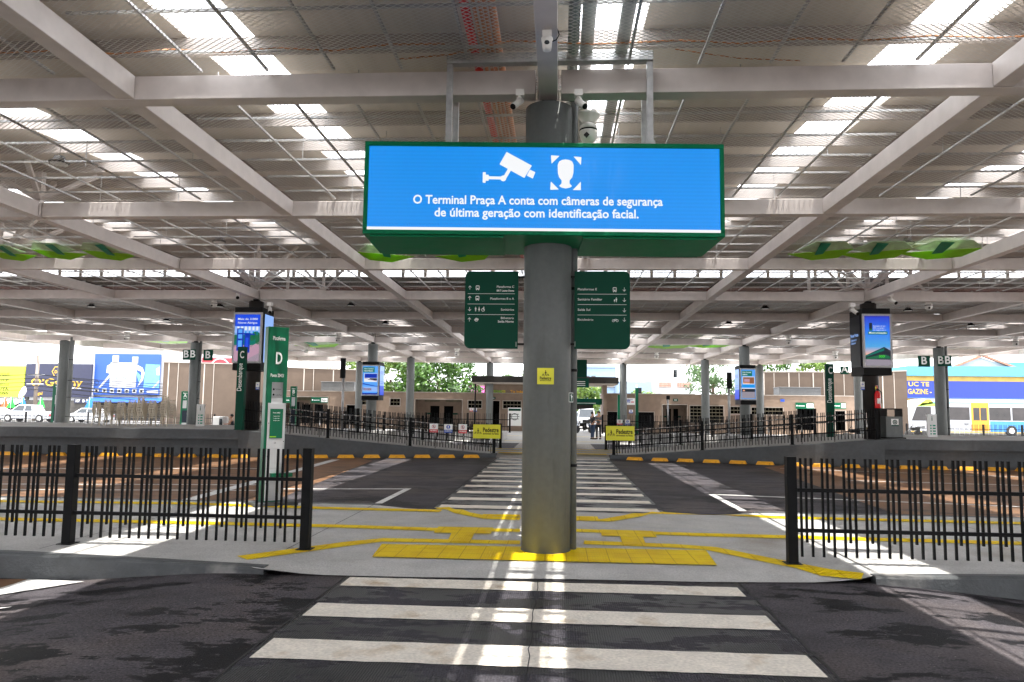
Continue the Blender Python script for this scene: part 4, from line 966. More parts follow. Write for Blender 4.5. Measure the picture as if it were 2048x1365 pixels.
# ================================================================ RAMP FENCES AND FAR PLATFORM FURNITURE
def fz(x, y): return zc(x)+.01
def rampf(xa, xb, yoff, P, posts, lab):
    ya = poly_y(P, xa)+yoff if P else BY-.25; yb = poly_y(P, xb)+yoff if P else BY-.25
    L_ = math.hypot(xb-xa, yb-ya); return fence((xa, ya), (xb, yb), [p*L_ for p in posts], lab, h=1.06, pitch=.22, bw_=.026, zf=fz, grp='black fences along the ramps of the far platform', post_w=.11, rows=None)
rampf(-11.6, -2.45, .32, WL, [0, .34, .66, 1], 'black ramp fence left of the far crossing carrying three small signs')
rampf(2.15, 11.0, .32, WR, [0, .36, .70, 1], 'black ramp fence right of the far crossing, yellow sign at its low end')
rampf(-11.6, -2.5, 0, None, [0, .3, .62, 1], 'black fence along the back edge of the left ramp')
rampf(2.1, 11.0, 0, None, [0, .36, .70, 1], 'black fence along the back edge of the right ramp')
def handrail(xa, xb, P, side):
    b = MB(); n = 8
    q = []
    for i in range(n+1):
        x = xa+(xb-xa)*i/n; y = poly_y(P, x)+.62; q.append(Vector((x, y, fz(x, y))))
    for v in q: b.tube(v, v+UZ*.92, .022, 8)
    for a, c in zip(q, q[1:]): b.tube(a+UZ*.92, c+UZ*.92, .02, 8); b.tube(a+UZ*.70, c+UZ*.70, .02, 8)
    e = q[0] if side == 'right' else q[-1]; s = -1 if side == 'right' else 1
    b.path([e+UZ*.92]+[e+Vector((s*(.0+.13*math.sin(R(a))), 0, .81+.11*math.cos(R(a)))) for a in range(0, 181, 30)], .02, 8)
    tag(b.build('handrail', 'stainless'), 'pale metal handrail with posts behind the %s ramp fence' % side, 'handrail')
handrail(-10.9, -2.6, WL, 'left'); handrail(2.3, 10.8, WR, 'right')
def zone(px, py, Y): return A(px, py, Y)
def ped2(P):
    P.walker('ink_black', .18, .5, .115); P.text('ink_black', 'Pedestre', .36, .46, .24, 'l', .025, .575); P.text('ink_black', 'atravesse na faixa', .36, .29, .10, 'l', .02, .575)
def wide_sign(px0, px1, py0, py1, Y, m_, lab, art, name='pedestrian_sign', grp=None):
    a, b = A(px0, py1, Y), A(px1, py0, Y); return flat_sign(name, ((a.x+b.x)/2, Y, a.z), b.x-a.x, b.z-a.z, m_, lab, 'sign', art, grp=grp)
wide_sign(946, 1001, 850, 877, 28.1, 'sign_yellow', 'wide yellow Pedestre sign on the left ramp fence', ped2)
wide_sign(1212, 1269, 853, 881, 28.2, 'sign_yellow', 'wide yellow Pedestre sign on the right ramp fence', ped2)
def proh(P):
    P.rect('sign_red', 0, 0, 1, .36); P.lay(2); P.text('ink_white', 'PROIBIDO', .5, .13, .075, 'c', .02, .8); P.lay(1); P.ring('sign_red', .5, .68, .22, .05, 18); P.line('sign_red', .36, .83, .64, .53, .045); P.line('ink_black', .5, .78, .5, .56, .09)
def obrig(P):
    P.rect('sign_blue', 0, 0, 1, .36); P.lay(2); P.text('ink_white', 'USO OBRIGATÓRIO', .5, .13, .07, 'c', .02, .85); P.lay(1); P.disc('sign_blue', .5, .68, .24, 18); P.lay(2); P.man('ink_white', .5, .68, .2)
wide_sign(859, 876, 848, 865, 27.6, 'ink_white', 'small white sign with red circle, left one of three on the ramp fence', proh, 'notice_sign')
wide_sign(888, 905, 849, 866, 27.8, 'ink_white', 'small white and blue sign between two red ones on the ramp fence', obrig, 'notice_sign')
wide_sign(917, 934, 849, 867, 27.95, 'ink_white', 'small white sign with red circle right next to the wide yellow sign', proh, 'notice_sign')
wide_sign(1234, 1245, 840, 850, 32.6, 'ink_white', 'small red and white notice behind the right yellow sign', proh, 'notice_sign')
wide_sign(1250, 1260, 840, 850, 32.6, 'ink_white', 'small blue and white notice behind the right yellow sign', obrig, 'notice_sign')
# tall letter C pillars
def desemb(px0, px1, pyt, Y, lab):
    a, b = A(px0, 780, Y), A(px1, 780, Y); zt = A(px0, pyt, Y).z; w = b.x-a.x
    t = thing('platform_pillar', lab, 'sign pillar', ((a.x+b.x)/2, Y, PH)); m = MB(); m.box(a.x, b.x, Y, Y+.16, PH+.01, zt); bd = m.build('body', 'sign_green', t, .006)
    P = Panel((a.x, Y, PH), (1, 0, 0), (0, 0, 1), w, zt-PH, .003); P.text('ink_white', 'C', .56, .865, .36, 'c', .02, .52); P.text('ink_white', 'Desembarque', .66, .47, .24, 'l', .006, .33, rot=True); P.build('lettering', bd)
desemb(472, 488, 694, 25.9, 'slim green pillar reading C Desembarque in front of the left advertising screen')
desemb(1653, 1668.5, 728, 27.6, 'slim green pillar reading C Desembarque at the right ramp fence')
# advertising screens
glow('scr_blue', (.01, .075, .75)); glow('scr_sky', (.10, .38, .95)); glow('scr_deep', (.0, .03, .42)); glow('scr_cyan', (.0, .30, .80)); glow('scr_white', (.80, .85, .92)); glow('scr_green', (.01, .14, .06)); glow('scr_teal', (.0, .17, .13)); glow('scr_pink', (.50, .30, .40)); glow('scr_dark', (.012, .018, .03)); glow('scr_orange', (.75, .34, .20)); glow('scr_brown', (.28, .11, .05)); glow('scr_grey', (.30, .27, .32)); glow('scr_lime', (.05, .55, .03)); glow('scr_pale', (.28, .48, .95)); glow('scr_black', (.001, .002, .004))
def scr_grad(name, stops, axis=2, lo=0, hi=1):
    m, t, b = nodes(name); N = t.nodes.new; L = t.links.new
    tcn = N('ShaderNodeTexCoord'); sp = N('ShaderNodeSeparateXYZ'); L(tcn.outputs['Generated'], sp.inputs[0]); r = N('ShaderNodeValToRGB'); e = r.color_ramp.elements
    for i, (p, c) in enumerate(stops):
        q = e[i] if i < 2 else e.new(p); q.position = p; q.color = (*c, 1)
    L(sp.outputs[2], r.inputs[0]); b.inputs['Base Color'].default_value = (.01, .01, .01, 1); b.inputs['Roughness'].default_value = .3
    L(r.outputs[0], b.inputs['Emission Color']); b.inputs['Emission Strength'].default_value = 1/2**EXP
scr_grad('scr_sunset', [(0, (.16, .20, .42)), (.14, (.30, .28, .40)), (.22, (.78, .42, .30)), (.38, (.05, .36, .75)), (.7, (.0, .16, .85)), (1, (.0, .015, .55))])
def shelters(P):   # street photograph with blue bus shelters
    P.rect('scr_blue', 0, .74, 1, 1); P.rect('scr_pale', 0, .56, 1, .745); P.rect('scr_teal', 0, .3, 1, .60); P.rect('scr_pink', 0, 0, 1, .34)
    P.lay(2); P.text('scr_white', 'Mais de 3.000', .5, .88, .11, 'c', .01, .78); P.text('scr_white', 'Novos Abrigos', .5, .80, .11, 'c', .01, .76)
    for x in (.15, .3, .45, .6, .75, .9): P.rect('scr_white', x-.05, .66, x+.03, .74); P.rect('scr_cyan', x-.04, .56, x+.02, .64)
    for x, y, r in ((.05, .5, .10), (.85, .55, .16), (.7, .5, .12), (.95, .42, .12)): P.disc('scr_green', x, y, r, 10)
    P.poly('scr_pink', [(.3, .0), (1, .0), (1, .42), (.75, .34)]); P.poly('scr_grey', [(.4, .0), (1, .0), (1, .18)])
    P.lay(3); P.rect('scr_deep', .10, .22, .36, .70); P.rect('scr_deep', .40, .18, .62, .60); P.poly('scr_deep', [(.36, .60), (.80, .585), (.80, .555), (.62, .56), (.36, .57)])
    P.lay(4)
    for y0, y1 in ((.60, .68), (.48, .57), (.30, .44)): P.rect('scr_sky', .15, y0, .31, y1)
    P.rect('scr_blue', .45, .30, .56, .5)
def sunset(P):
    P.lay(2); P.rect('scr_grey', 0, 0, 1, .125); P.poly('scr_dark', [(.0, .20), (.75, .375), (1, .30), (1, .115), (0, .125)])
    P.lay(3); P.poly('scr_green', [(.02, .15), (.45, .20), (.8, .22), (.98, .18), (.98, .14), (.02, .13)]); P.poly('scr_teal', [(.0, .195), (.75, .35), (.75, .30), (.0, .17)])
    P.lay(4)
    for x in (.52, .60, .68): P.poly('scr_lime', [(x, .16), (x+.05, .16), (x+.1, .185), (x+.05, .21), (x, .21), (x+.05, .185)])
    P.rect('scr_dark', .18, .74, .30, .86); P.rect('scr_green', .18, .70, .30, .74)
    for y, s, w in ((.785, 'Redução de até', .48), (.745, '30% no tempo', .44), (.705, 'de viagem com a', .50)): P.text('scr_white', s, .34, y, .06, 'l', .01, w)
    P.rect('scr_teal', .13, .625, .90, .685); P.lay(5); P.text('scr_white', 'Metronização', .515, .642, .085, 'c', .02, .70)
def terminal(P, second):
    P.rect('scr_sky', 0, 0, 1, 1); P.lay(2); P.rect('scr_teal', .04 if second else .02, .78, .78, .96); P.lay(3)
    P.text('scr_white', 'Novo Terminal', .10, .885, .12, 'l', .01, .6); P.text('scr_white', 'Isidória' if second else 'Nova História', .10, .81, .12, 'l', .02, .34 if second else .58)
    P.lay(2)
    if second:
        P.rect('scr_white', .10, .50, .95, .76); P.lay(3); P.rect('scr_brown', .13, .52, .92, .74); P.lay(4); P.rect('scr_pink', .2, .58, .6, .68); P.rect('scr_orange', .14, .52, .6, .56); P.lay(3)
        P.rect('scr_cyan', .06, .40, .94, .48); P.rect('scr_white', .0, .34, 1, .37); P.rect('scr_dark', .03, .24, .97, .345); P.rect('scr_grey', .03, .02, .97, .24); P.lay(4); P.rect('scr_orange', .1, .26, .25, .31)
    else:
        P.rect('scr_white', .10, .44, .97, .74); P.lay(3); P.rect('scr_deep', .13, .58, .95, .73); P.poly('scr_dark', [(.35, .52), (.95, .49), (.95, .57), (.5, .57)]); P.poly('scr_pink', [(.13, .56), (.95, .46), (.95, .48), (.13, .58)])
        P.poly('scr_deep', [(0, .40), (1, .29), (1, .27), (0, .36)]); P.rect('scr_pale', .0, .1, 1, .27); P.rect('scr_brown', .1, .14, .6, .22); P.rect('scr_dark', .0, .10, .09, .25); P.rect('scr_deep', 0, 0, 1, .05)
def blue_side(P):
    P.rect('scr_pale', 0, .32, 1, 1); P.rect('scr_blue', 0, 0, 1, .32); P.lay(2)
    for y in (.80, .76, .72, .45, .39): P.rect('scr_blue', .15, y, .8, y+.02)
def pale_side(P): P.rect('scr_pale', 0, 0, 1, 1)
def dark_side(P):
    P.rect('scr_black', 0, 0, 1, 1); P.lay(2); P.text('scr_pale', 'Nova Frota', .06, .60, .17, 'l', .02, .78); P.text('scr_pale', 'Ônibus Euro 6', .06, .52, .12, 'l', .01, .6); P.text('scr_pale', 'e Elétricos', .06, .46, .12, 'l', .01, .5)
def adbox(x0, x1, y0, y1, zs0, zs1, side, lab, art, sart, base='scr_sky'):
    """dark box round a column with a framed screen in front and a second screen on one flank"""
    t = thing('advertising_screen', lab, 'screen', ((x0+x1)/2, (y0+y1)/2, zs0-.25)); h = zs1-zs0
    m = MB(); m.box(x0+.03, x1-.03, y0+.045, y1, zs0-.26, zs1+.20); m.build('housing', 'screen_housing', t, .01)
    m = MB(); b = .075
    for (a, c, d, e) in ((x0, x1, zs1-b, zs1), (x0, x1, zs0, zs0+b), (x0, x0+b, zs0+b+.0004, zs1-b-.0004), (x1-b, x1, zs0+b+.0004, zs1-b-.0004)): m.box(a, c, y0, y0+.044, d, e)
    fr = m.build('screen_frame', 'light_grey_panel', t)
    m = MB(); m.box(x0+b, x1-b, y0+.012, y0+.04, zs0+b, zs1-b); s = m.build('screen', base, t)
    P = Panel((x0+b, y0+.012, zs0+b), (1, 0, 0), (0, 0, 1), x1-x0-2*b, h-2*b, .003); art(P); P.build('screen_picture', s)
    X = x1-.03 if side == 'right' else x0+.03; s_ = 1 if side == 'right' else -1
    m = MB(); m.box(min(X, X+s_*.02), max(X, X+s_*.02), y0+.25, y1-.06, zs0+.05, zs1-.03); s2 = m.build('side_screen', 'scr_black', t)
    if side == 'right': P = Panel((X+.02, y0+.25, zs0+.05), (0, 1, 0), (0, 0, 1), y1-y0-.31, h-.08, .003)
    else: P = Panel((X-.02, y1-.06, zs0+.05), (0, -1, 0), (0, 0, 1), y1-y0-.31, h-.08, .003)
    sart(P); P.build('side_picture', s2)
def adpix(px0, px1, pyt, pyb, Y, depth, side, *a, **k):
    p, q = A(px0, pyt, Y), A(px1, pyb, Y); adbox(p.x, q.x, Y, Y+depth, q.z, p.z, side, *a, **k)
adpix(467, 521, 625, 727, 26.45, 1.15, 'right', 'advertising screen with blue bus shelters on the left dark column', shelters, pale_side)
adpix(1724, 1787, 628, 736, 26.45, 1.2, 'left', 'advertising screen with a sunset terminal picture on the right dark column', sunset, dark_side, base='scr_sunset')
adpix(723.5, 757, 730, 792, 44.0, 1.4, 'right', 'small advertising screen with bus pictures left of the middle column', lambda P: terminal(P, False), blue_side)
adpix(1479.5, 1514, 737, 801, 44.0, 1.4, 'left', 'small advertising screen with a green heading right of the middle column', lambda P: terminal(P, True), blue_side)
# letter boards
def letter(px0, px1, py0, py1, Y, ch, lab, rx=(1, 0, 0)):
    a, b = A(px0, py1, Y), A(px1, py0, Y)
    flat_sign('letter_board', ((a.x+b.x)/2, Y, a.z), b.x-a.x, b.z-a.z, 'sign_green', lab, 'sign', lambda P: P.text('ink_white', ch, .5, .24, .62, 'c', .02), rx=rx, th=.05)
letter(365, 380, 700, 720, 44.3, 'B', 'green letter B board, left one of three on the column by the chairs'); letter(380.5, 391, 699, 720, 44.2, 'B', 'narrow turned green letter B board, middle one on the column by the chairs'); letter(406, 426, 700, 722, 44.3, 'B', 'green letter B board, right one of three on the column by the chairs')
letter(1837, 1860, 712, 734, 44.2, 'B', 'green letter B board left of the column before the bus'); letter(1876, 1888, 712, 733, 44.2, 'B', 'narrow green letter B board just right of the column before the bus'); letter(1888.5, 1903, 712, 733, 44.1, 'B', 'green letter B board farthest right, before the tiled roof'); letter(1681, 1697, 733, 749, 50, 'A', 'green letter A board left of the right advertising screen')
# other platform pillars
def pillar2(px0, px1, pyt, Y, ch, lab, low=True, zb=.45):
    a, b = A(px0, 800, Y), A(px1, 800, Y); zt = A(px0, pyt, Y).z; w = b.x-a.x; h = zt-zb
    t = thing('platform_pillar', lab, 'sign pillar', ((a.x+b.x)/2, Y, zb)); m = MB(); m.box(a.x, b.x, Y, Y+.2, zb, zt); bd = m.build('body', 'totem_green', t, .01)
    P = Panel((a.x, Y, zb), (1, 0, 0), (0, 0, 1), w, h, .004)
    if ch: P.text('ink_white', 'Plataforma', .55, .93, .12, 'c', .01, .6); P.text('ink_white', ch, .58, .83, .32, 'c', .02); P.text('ink_white', 'Ponto', .55, .78, .10, 'c', 0, .4)
    if low: P.rect('light_grey_panel', .28, .52, .85, .74); P.rect('scr_dark', .25, .12, .95, .46); P.rect('light_grey_panel', .25, .0, .95, .11)
    P.build('lettering', bd)
pillar2(104, 125, 769, 46, 'B', 'green platform B pillar left of the leftmost column'); pillar2(362, 376, 783, 48, 'A', 'green platform A pillar beside the column by the chairs'); pillar2(580, 592, 773, 48, 'B', 'small green pillar behind the left ramp fence right of the platform D pillar')
pillar2(1235, 1240, 790, 46, '', 'thin green pillar before the dark counter opening right of the crossing', False); pillar2(1271, 1277, 776, 44, '', 'thin green pillar between the dark counter openings, taller of the two', False)
def info(px0, px1, pyt, pyb, Y, lab):
    a, b = A(px0, pyb, Y), A(px1, pyt, Y)
    def art(P):
        P.text('totem_green', 'i', .5, .72, .25, 'c', .02); 
        for y in (.5, .38, .26, .14):
            P.disc('leaf_teal', .35, y, .09, 8); P.rect('leaf_teal', .55, y-.03, .85, y+.03)
    flat_sign('info_board', ((a.x+b.x)/2, Y, max(PH, a.z)), b.x-a.x, b.z-max(PH, a.z), 'ink_white', lab, 'sign', art, th=.08)
info(391, 409, 809, 858, 30.5, 'white standing info board right of the stacked chairs'); info(1856, 1873, 829, 880, 30.0, 'white standing info board before the column by the bus')
# signal posts
def signal(px, pyt, pyb, pym, Y, lab):
    a = A(px, pyb, Y); zt = A(px, pyt, Y).z; zm = A(px, pym, Y).z
    t = thing('signal_post', lab, 'signal', (a.x, Y, a.z)); m = MB(); m.tube((a.x, Y, a.z), (a.x, Y, zt), .05, 10); m.tube((a.x, Y, a.z), (a.x, Y, a.z+.02), .14, 12); m.build('pole', 'galvanised', t); m = MB(); m.box(a.x-.10, a.x+.10, Y-.16, Y-.055, zm, zt); m.build('signal_box', 'ink_black', t)
signal(683, 717, 875, 757, 30.2, 'grey post with a tall black signal box behind the left ramp fence'); signal(1459, 745, 868, 778, 31, 'grey post with a black signal box left of the right small screen'); signal(1336, 792, 850, 800, 44, 'thin pale post behind the right ramp fence')
# waste bin and extinguisher
x, y = 11.66, 26.95
t = thing('waste_bin', 'dark grey waste bin with a green round label at the end of the right platform', 'bin', (x, y, PH+.015))
m = MB(); m.box(x-.36, x+.36, y-.32, y+.35, PH+.02, PH+.06); m.build('base', 'ink_black', t)
m = MB(); m.box(x-.28, x+.30, y-.25, y+.25, PH+.06, PH+.78); bb = m.build('body', 'column_paint', t, .02)
m = MB(); m.box(x-.28, x-.22, y-.25, y+.25, PH+.78, PH+1.02); m.box(x+.24, x+.30, y-.25, y+.25, PH+.78, PH+1.02); m.box(x-.28, x+.30, y-.25, y+.25, PH+1.0203, PH+1.06); m.build('hood', 'dark_cladding', t, .008)
P = Panel((x-.10, y-.25, PH+.45), (1, 0, 0), (0, 0, 1), .25, .25); P.rect('ink_white', 0, 0, 1, 1); P.lay(2); P.disc('sign_green', .5, .55, .32, 18); P.rect('sign_green', 0, 0, 1, .16); P.lay(3); P.ring('ink_white', .5, .55, .2, .07, 14); P.build('label', bb)
def extinguisher(x, y, z, lab, s=1):
    t = thing('fire_extinguisher', lab, 'extinguisher', (x, y, z)); m = MB(); m.use('extinguisher'); m.lathe((x, y, z), [(.085*s, 0), (.09*s, .02*s), (.09*s, .44*s), (.06*s, .52*s), (.025*s, .55*s)], 16); c = m.build('cylinder', None, t)
    m = MB(); m.box(x-.02*s, x+.02*s, y-.03*s, y+.03*s, z+.55*s, z+.62*s); m.path([Vector((x+.02*s, y-.02*s, z+.6*s)), Vector((x+.11*s, y-.05*s, z+.5*s)), Vector((x+.105*s, y-.06*s, z+.15*s))], .013*s, 6); m.build('valve_hose', 'ink_black', t)
    P = Panel((x-.05*s, y-.098*s, z+.15*s), (1, 0, 0), (0, 0, 1), .1*s, .16*s); P.rect('ink_white', 0, 0, 1, 1); P.build('label', c)
e = A(1755, 817, 26.75); extinguisher(e.x, 26.72, e.z, 'red fire extinguisher hung on the right dark column', 1.1)
def ext_art(P): P.rect('sign_red', .1, .1, .9, .9); P.lay(2); P.rect('sign_yellow', .3, .25, .7, .75)
e = A(1751, 782, 26.8); flat_sign('extinguisher_sign', (e.x, 26.80, e.z), .19, .19, 'cream_trim', 'small red square sign above the fire extinguisher', 'sign', ext_art)
e = A(1727, 780, 26.8); flat_sign('notice_sign', (e.x, 26.86, e.z), .13, .28, 'ink_white', 'small blue and white notice on the left edge of the right dark column', 'sign', obrig)
e = A(517, 780, 26.8); flat_sign('notice_sign', (e.x-.06, 26.84, e.z), .13, .28, 'ink_white', 'small blue and white notice beside the platform D pillar on the left dark column', 'sign', obrig)
# ================================================================ STACKED CHAIRS
def chair_mesh():
    b = MB(); w, d = .24, .24
    for sx in (-1, 1):
        b.bar((sx*(w+.03), -d-.03, 0), (sx*w, -d+.02, .60), .034, .03); b.bar((sx*(w+.02), d+.05, 0), (sx*w*.92, d-.03, .42), .034, .03)
        b.bar((sx*w, -d+.02, .61), (sx*w*.96, d, .64), .055, .03); b.bar((sx*w*.95, d-.03, .42), (sx*w*.86, d+.12, .84), .05, .035)
    b.box(-w+.02, w-.02, -d+.02, d-.02, .40, .43)
    for z in (.535, .6125, .69, .7675): b.bar((-w*.9, d+.02+(z-.42)*.28, z), (w*.9, d+.02+(z-.42)*.28, z), .02, .026)
    b.bar((-w*.86, d+.12, .84), (w*.86, d+.12, .84), .035, .03)
    for x in (-.10, .10): b.bar((x, d+.03, .46), (x*.95, d+.11, .82), .02, .025)
    b.keep = True; return b.build('stacking_chair', 'chair_plastic')
ch0 = chair_mesh(); used = False
STK = [(198, 5, 'leftmost stack'), (222, 6, 'second stack from the left'), (245, 5, 'third stack from the left'), (268, 6, 'fourth stack from the left'), (288, 8, 'tall fifth stack'), (311, 6, 'sixth stack'), (334, 9, 'tallest stack by the brown wall')]
random.seed(11)
for px, n, w in STK:
    p = A(px, 852, 29.2); rz = random.uniform(-.25, .25)
    for i in range(n):
        o = ch0 if not used else ch0.copy()
        if used: col.objects.link(o)
        used = True
        o.location = (p.x, 29.2+i*.012, PH+.01+i*.065); o.rotation_euler = (0, 0, math.pi+rz+random.uniform(-.02, .02)); o.scale = (.62, .84, .84)
        tag(o, 'beige plastic armchair, %s from the bottom of the %s' % (ORD[i], w), 'chair', 'beige plastic chairs stacked on the far platform')
# ================================================================ PEOPLE
def person(loc, rz, pose, shirt, trousers, lab, s=1.0, sleeves=True):
    """one skinned body; clothing and hair are its children"""
    J = pose; names = list(J)
    t_ = bpy.data.meshes.new('person'); E_ = [('hip', 'waist'), ('waist', 'chest'), ('chest', 'neck'), ('neck', 'chin'), ('chin', 'head'), ('head', 'crown')]
    for q in 'LR':
        E_ += [('chest', 'sh'+q), ('sh'+q, 'el'+q), ('el'+q, 'wr'+q), ('wr'+q, 'ha'+q), ('hip', 'th'+q), ('th'+q, 'kn'+q), ('kn'+q, 'an'+q), ('an'+q, 'to'+q)]
    RAD = dict(hip=(.15, .11), waist=(.14, .10), chest=(.165, .11), neck=(.058, .058), chin=(.075, .085), head=(.083, .10), crown=(.055, .065))
    LR = dict(sh=.068, el=.045, wr=.034, ha=.04, th=.088, kn=.062, an=.045, to=.04)
    rad = lambda k: RAD[k] if k in RAD else (LR[k[:2]],)*2
    def skin(nm, keys, grow, m_):
        me = bpy.data.meshes.new(nm); ix = {k: i for i, k in enumerate(keys)}
        me.from_pydata([J[k] for k in keys], [(ix[a], ix[b]) for a, b in E_ if a in ix and b in ix], []); o = bpy.data.objects.new(nm, me); col.objects.link(o)
        md = o.modifiers.new('skin', 'SKIN'); md.use_smooth_shade = True
        if not me.skin_vertices: 
            bpy.context.view_layer.objects.active = o
        sv = me.skin_vertices[0].data
        for k, i in ix.items(): r = rad(k); sv[i].radius = (r[0]*grow, r[1]*grow)
        sv[0].use_root = True; sb = o.modifiers.new('sub', 'SUBSURF'); sb.levels = 1; sb.render_levels = 2; me.materials.append(MATS[m_]); return o
    body = skin('person', names, 1.0, 'skin'); tag(body, lab, 'person')
    tk = ['hip', 'waist', 'chest', 'shL', 'shR']+(['elL', 'elR'] if sleeves else [])
    a = skin('shirt', tk, 1.13, shirt); b = skin('trousers', ['hip', 'thL', 'thR', 'knL', 'knR', 'anL', 'anR'], 1.16, trousers)
    for c in (a, b): c.parent = body
    m = MB(); m.use('hair'); h = Vector(J['head']); cr = Vector(J['crown']); ax_ = (cr-h).normalized(); m.lathe(h+ax_*.0+Vector((0, .02, 0)), [(.098, 0), (.104, .05), (.09, .10), (.05, .135), (.005, .145)], 16, ax_); m.keep = True
    hr = m.build('hair', None, None); hr.parent = body
    sh = MB(); sh.keep = True
    for q in 'LR':
        f = Vector(J['an'+q]); g = Vector(J['to'+q]); sh.bar(f+Vector((0, .05, -.045)), g+Vector((0, -.05, -.01)), .095, .07)
    so_ = sh.build('shoes', 'ink_black', None); so_.parent = body
    body.location = loc; body.rotation_euler = (0, 0, rz); body.scale = (s, s, s); return body
def stand(cross):
    J = dict(hip=(0, 0, .92), waist=(0, .0, 1.08), chest=(0, .01, 1.33), neck=(0, 0, 1.48), chin=(0, -.015, 1.55), head=(0, -.01, 1.62), crown=(0, .0, 1.68))
    for q, s in (('L', 1), ('R', -1)):
        J['sh'+q] = (s*.19, .01, 1.40); J['th'+q] = (s*.10, 0, .84); J['kn'+q] = (s*.11, -.01, .48); J['an'+q] = (s*.12, .02, .08); J['to'+q] = (s*.14, -.14, .04)
        if cross: J['el'+q] = (s*.25, -.06, 1.13); J['wr'+q] = (s*.02, -.22, 1.18); J['ha'+q] = (-s*.10, -.20, 1.20)
        else: J['el'+q] = (s*.25, .03, 1.12); J['wr'+q] = (s*.22, -.12, .93) if s > 0 else (s*.10, -.22, 1.02); J['ha'+q] = (s*.21, -.19, .88) if s > 0 else (s*.02, -.28, 1.05)
    return J
mat('shirt_dark', (.016, .017, .022), .8); mat('shirt_grey', (.12, .12, .13), .8, var=.5, scale=40); mat('jeans', (.03, .055, .11), .8, var=.3); mat('trouser_dark', (.014, .014, .016), .8)
p = G(1185, 879, .03); person((p.x, p.y, .03), R(115), stand(False), 'shirt_dark', 'jeans', 'person in dark T-shirt and jeans, left one of the standing pair by the kiosk', 1.0)
p = G(1195, 879, .03); person((p.x+.08, p.y+.25, .03), R(-20), stand(True), 'shirt_grey', 'trouser_dark', 'person in grey shirt with folded arms, right one of the pair', 1.02)
J = dict(hip=(0, .05, .5), waist=(0, .05, .66), chest=(0, .0, .92), neck=(0, -.03, 1.07), chin=(0, -.06, 1.14), head=(0, -.05, 1.21), crown=(0, -.03, 1.27))
for q, s in (('L', 1), ('R', -1)):
    J['sh'+q] = (s*.175, 0, .99); J['el'+q] = (s*.22, -.14, .76); J['wr'+q] = (s*.14, -.36, .74); J['ha'+q] = (s*.11, -.44, .75); J['th'+q] = (s*.10, 0, .47); J['kn'+q] = (s*.11, -.42, .47); J['an'+q] = (s*.11, -.40, .08); J['to'+q] = (s*.12, -.55, .04)
p = A(463, 858, 42.6); person((p.x, 42.6, .06), R(-75), J, 'shirt_dark', 'jeans', 'seated person in black sleeveless top with dark hair, beside a white box', .98, sleeves=False)
m = MB(); m.box(p.x-.2, p.x+.25, 42.4, 42.85, .002, .47); tag(m.build('stool', 'chair_plastic', None, .02), 'low beige stool under the seated person', 'stool')
p = A(443, 850, 42.6); m = MB(); m.box(p.x-.40, p.x+.22, 42.3, 43.0, .003, 1.22); tb = thing('white_box', 'white cabinet with a dark window beside the seated person', 'cabinet', (p.x, 42.6, .003)); m.build('body', 'white_paint', tb, .02); m = MB(); m.box(p.x+.0, p.x+.18, 42.28, 42.299, .65, 1.1); m.build('window', 'car_glass', tb)
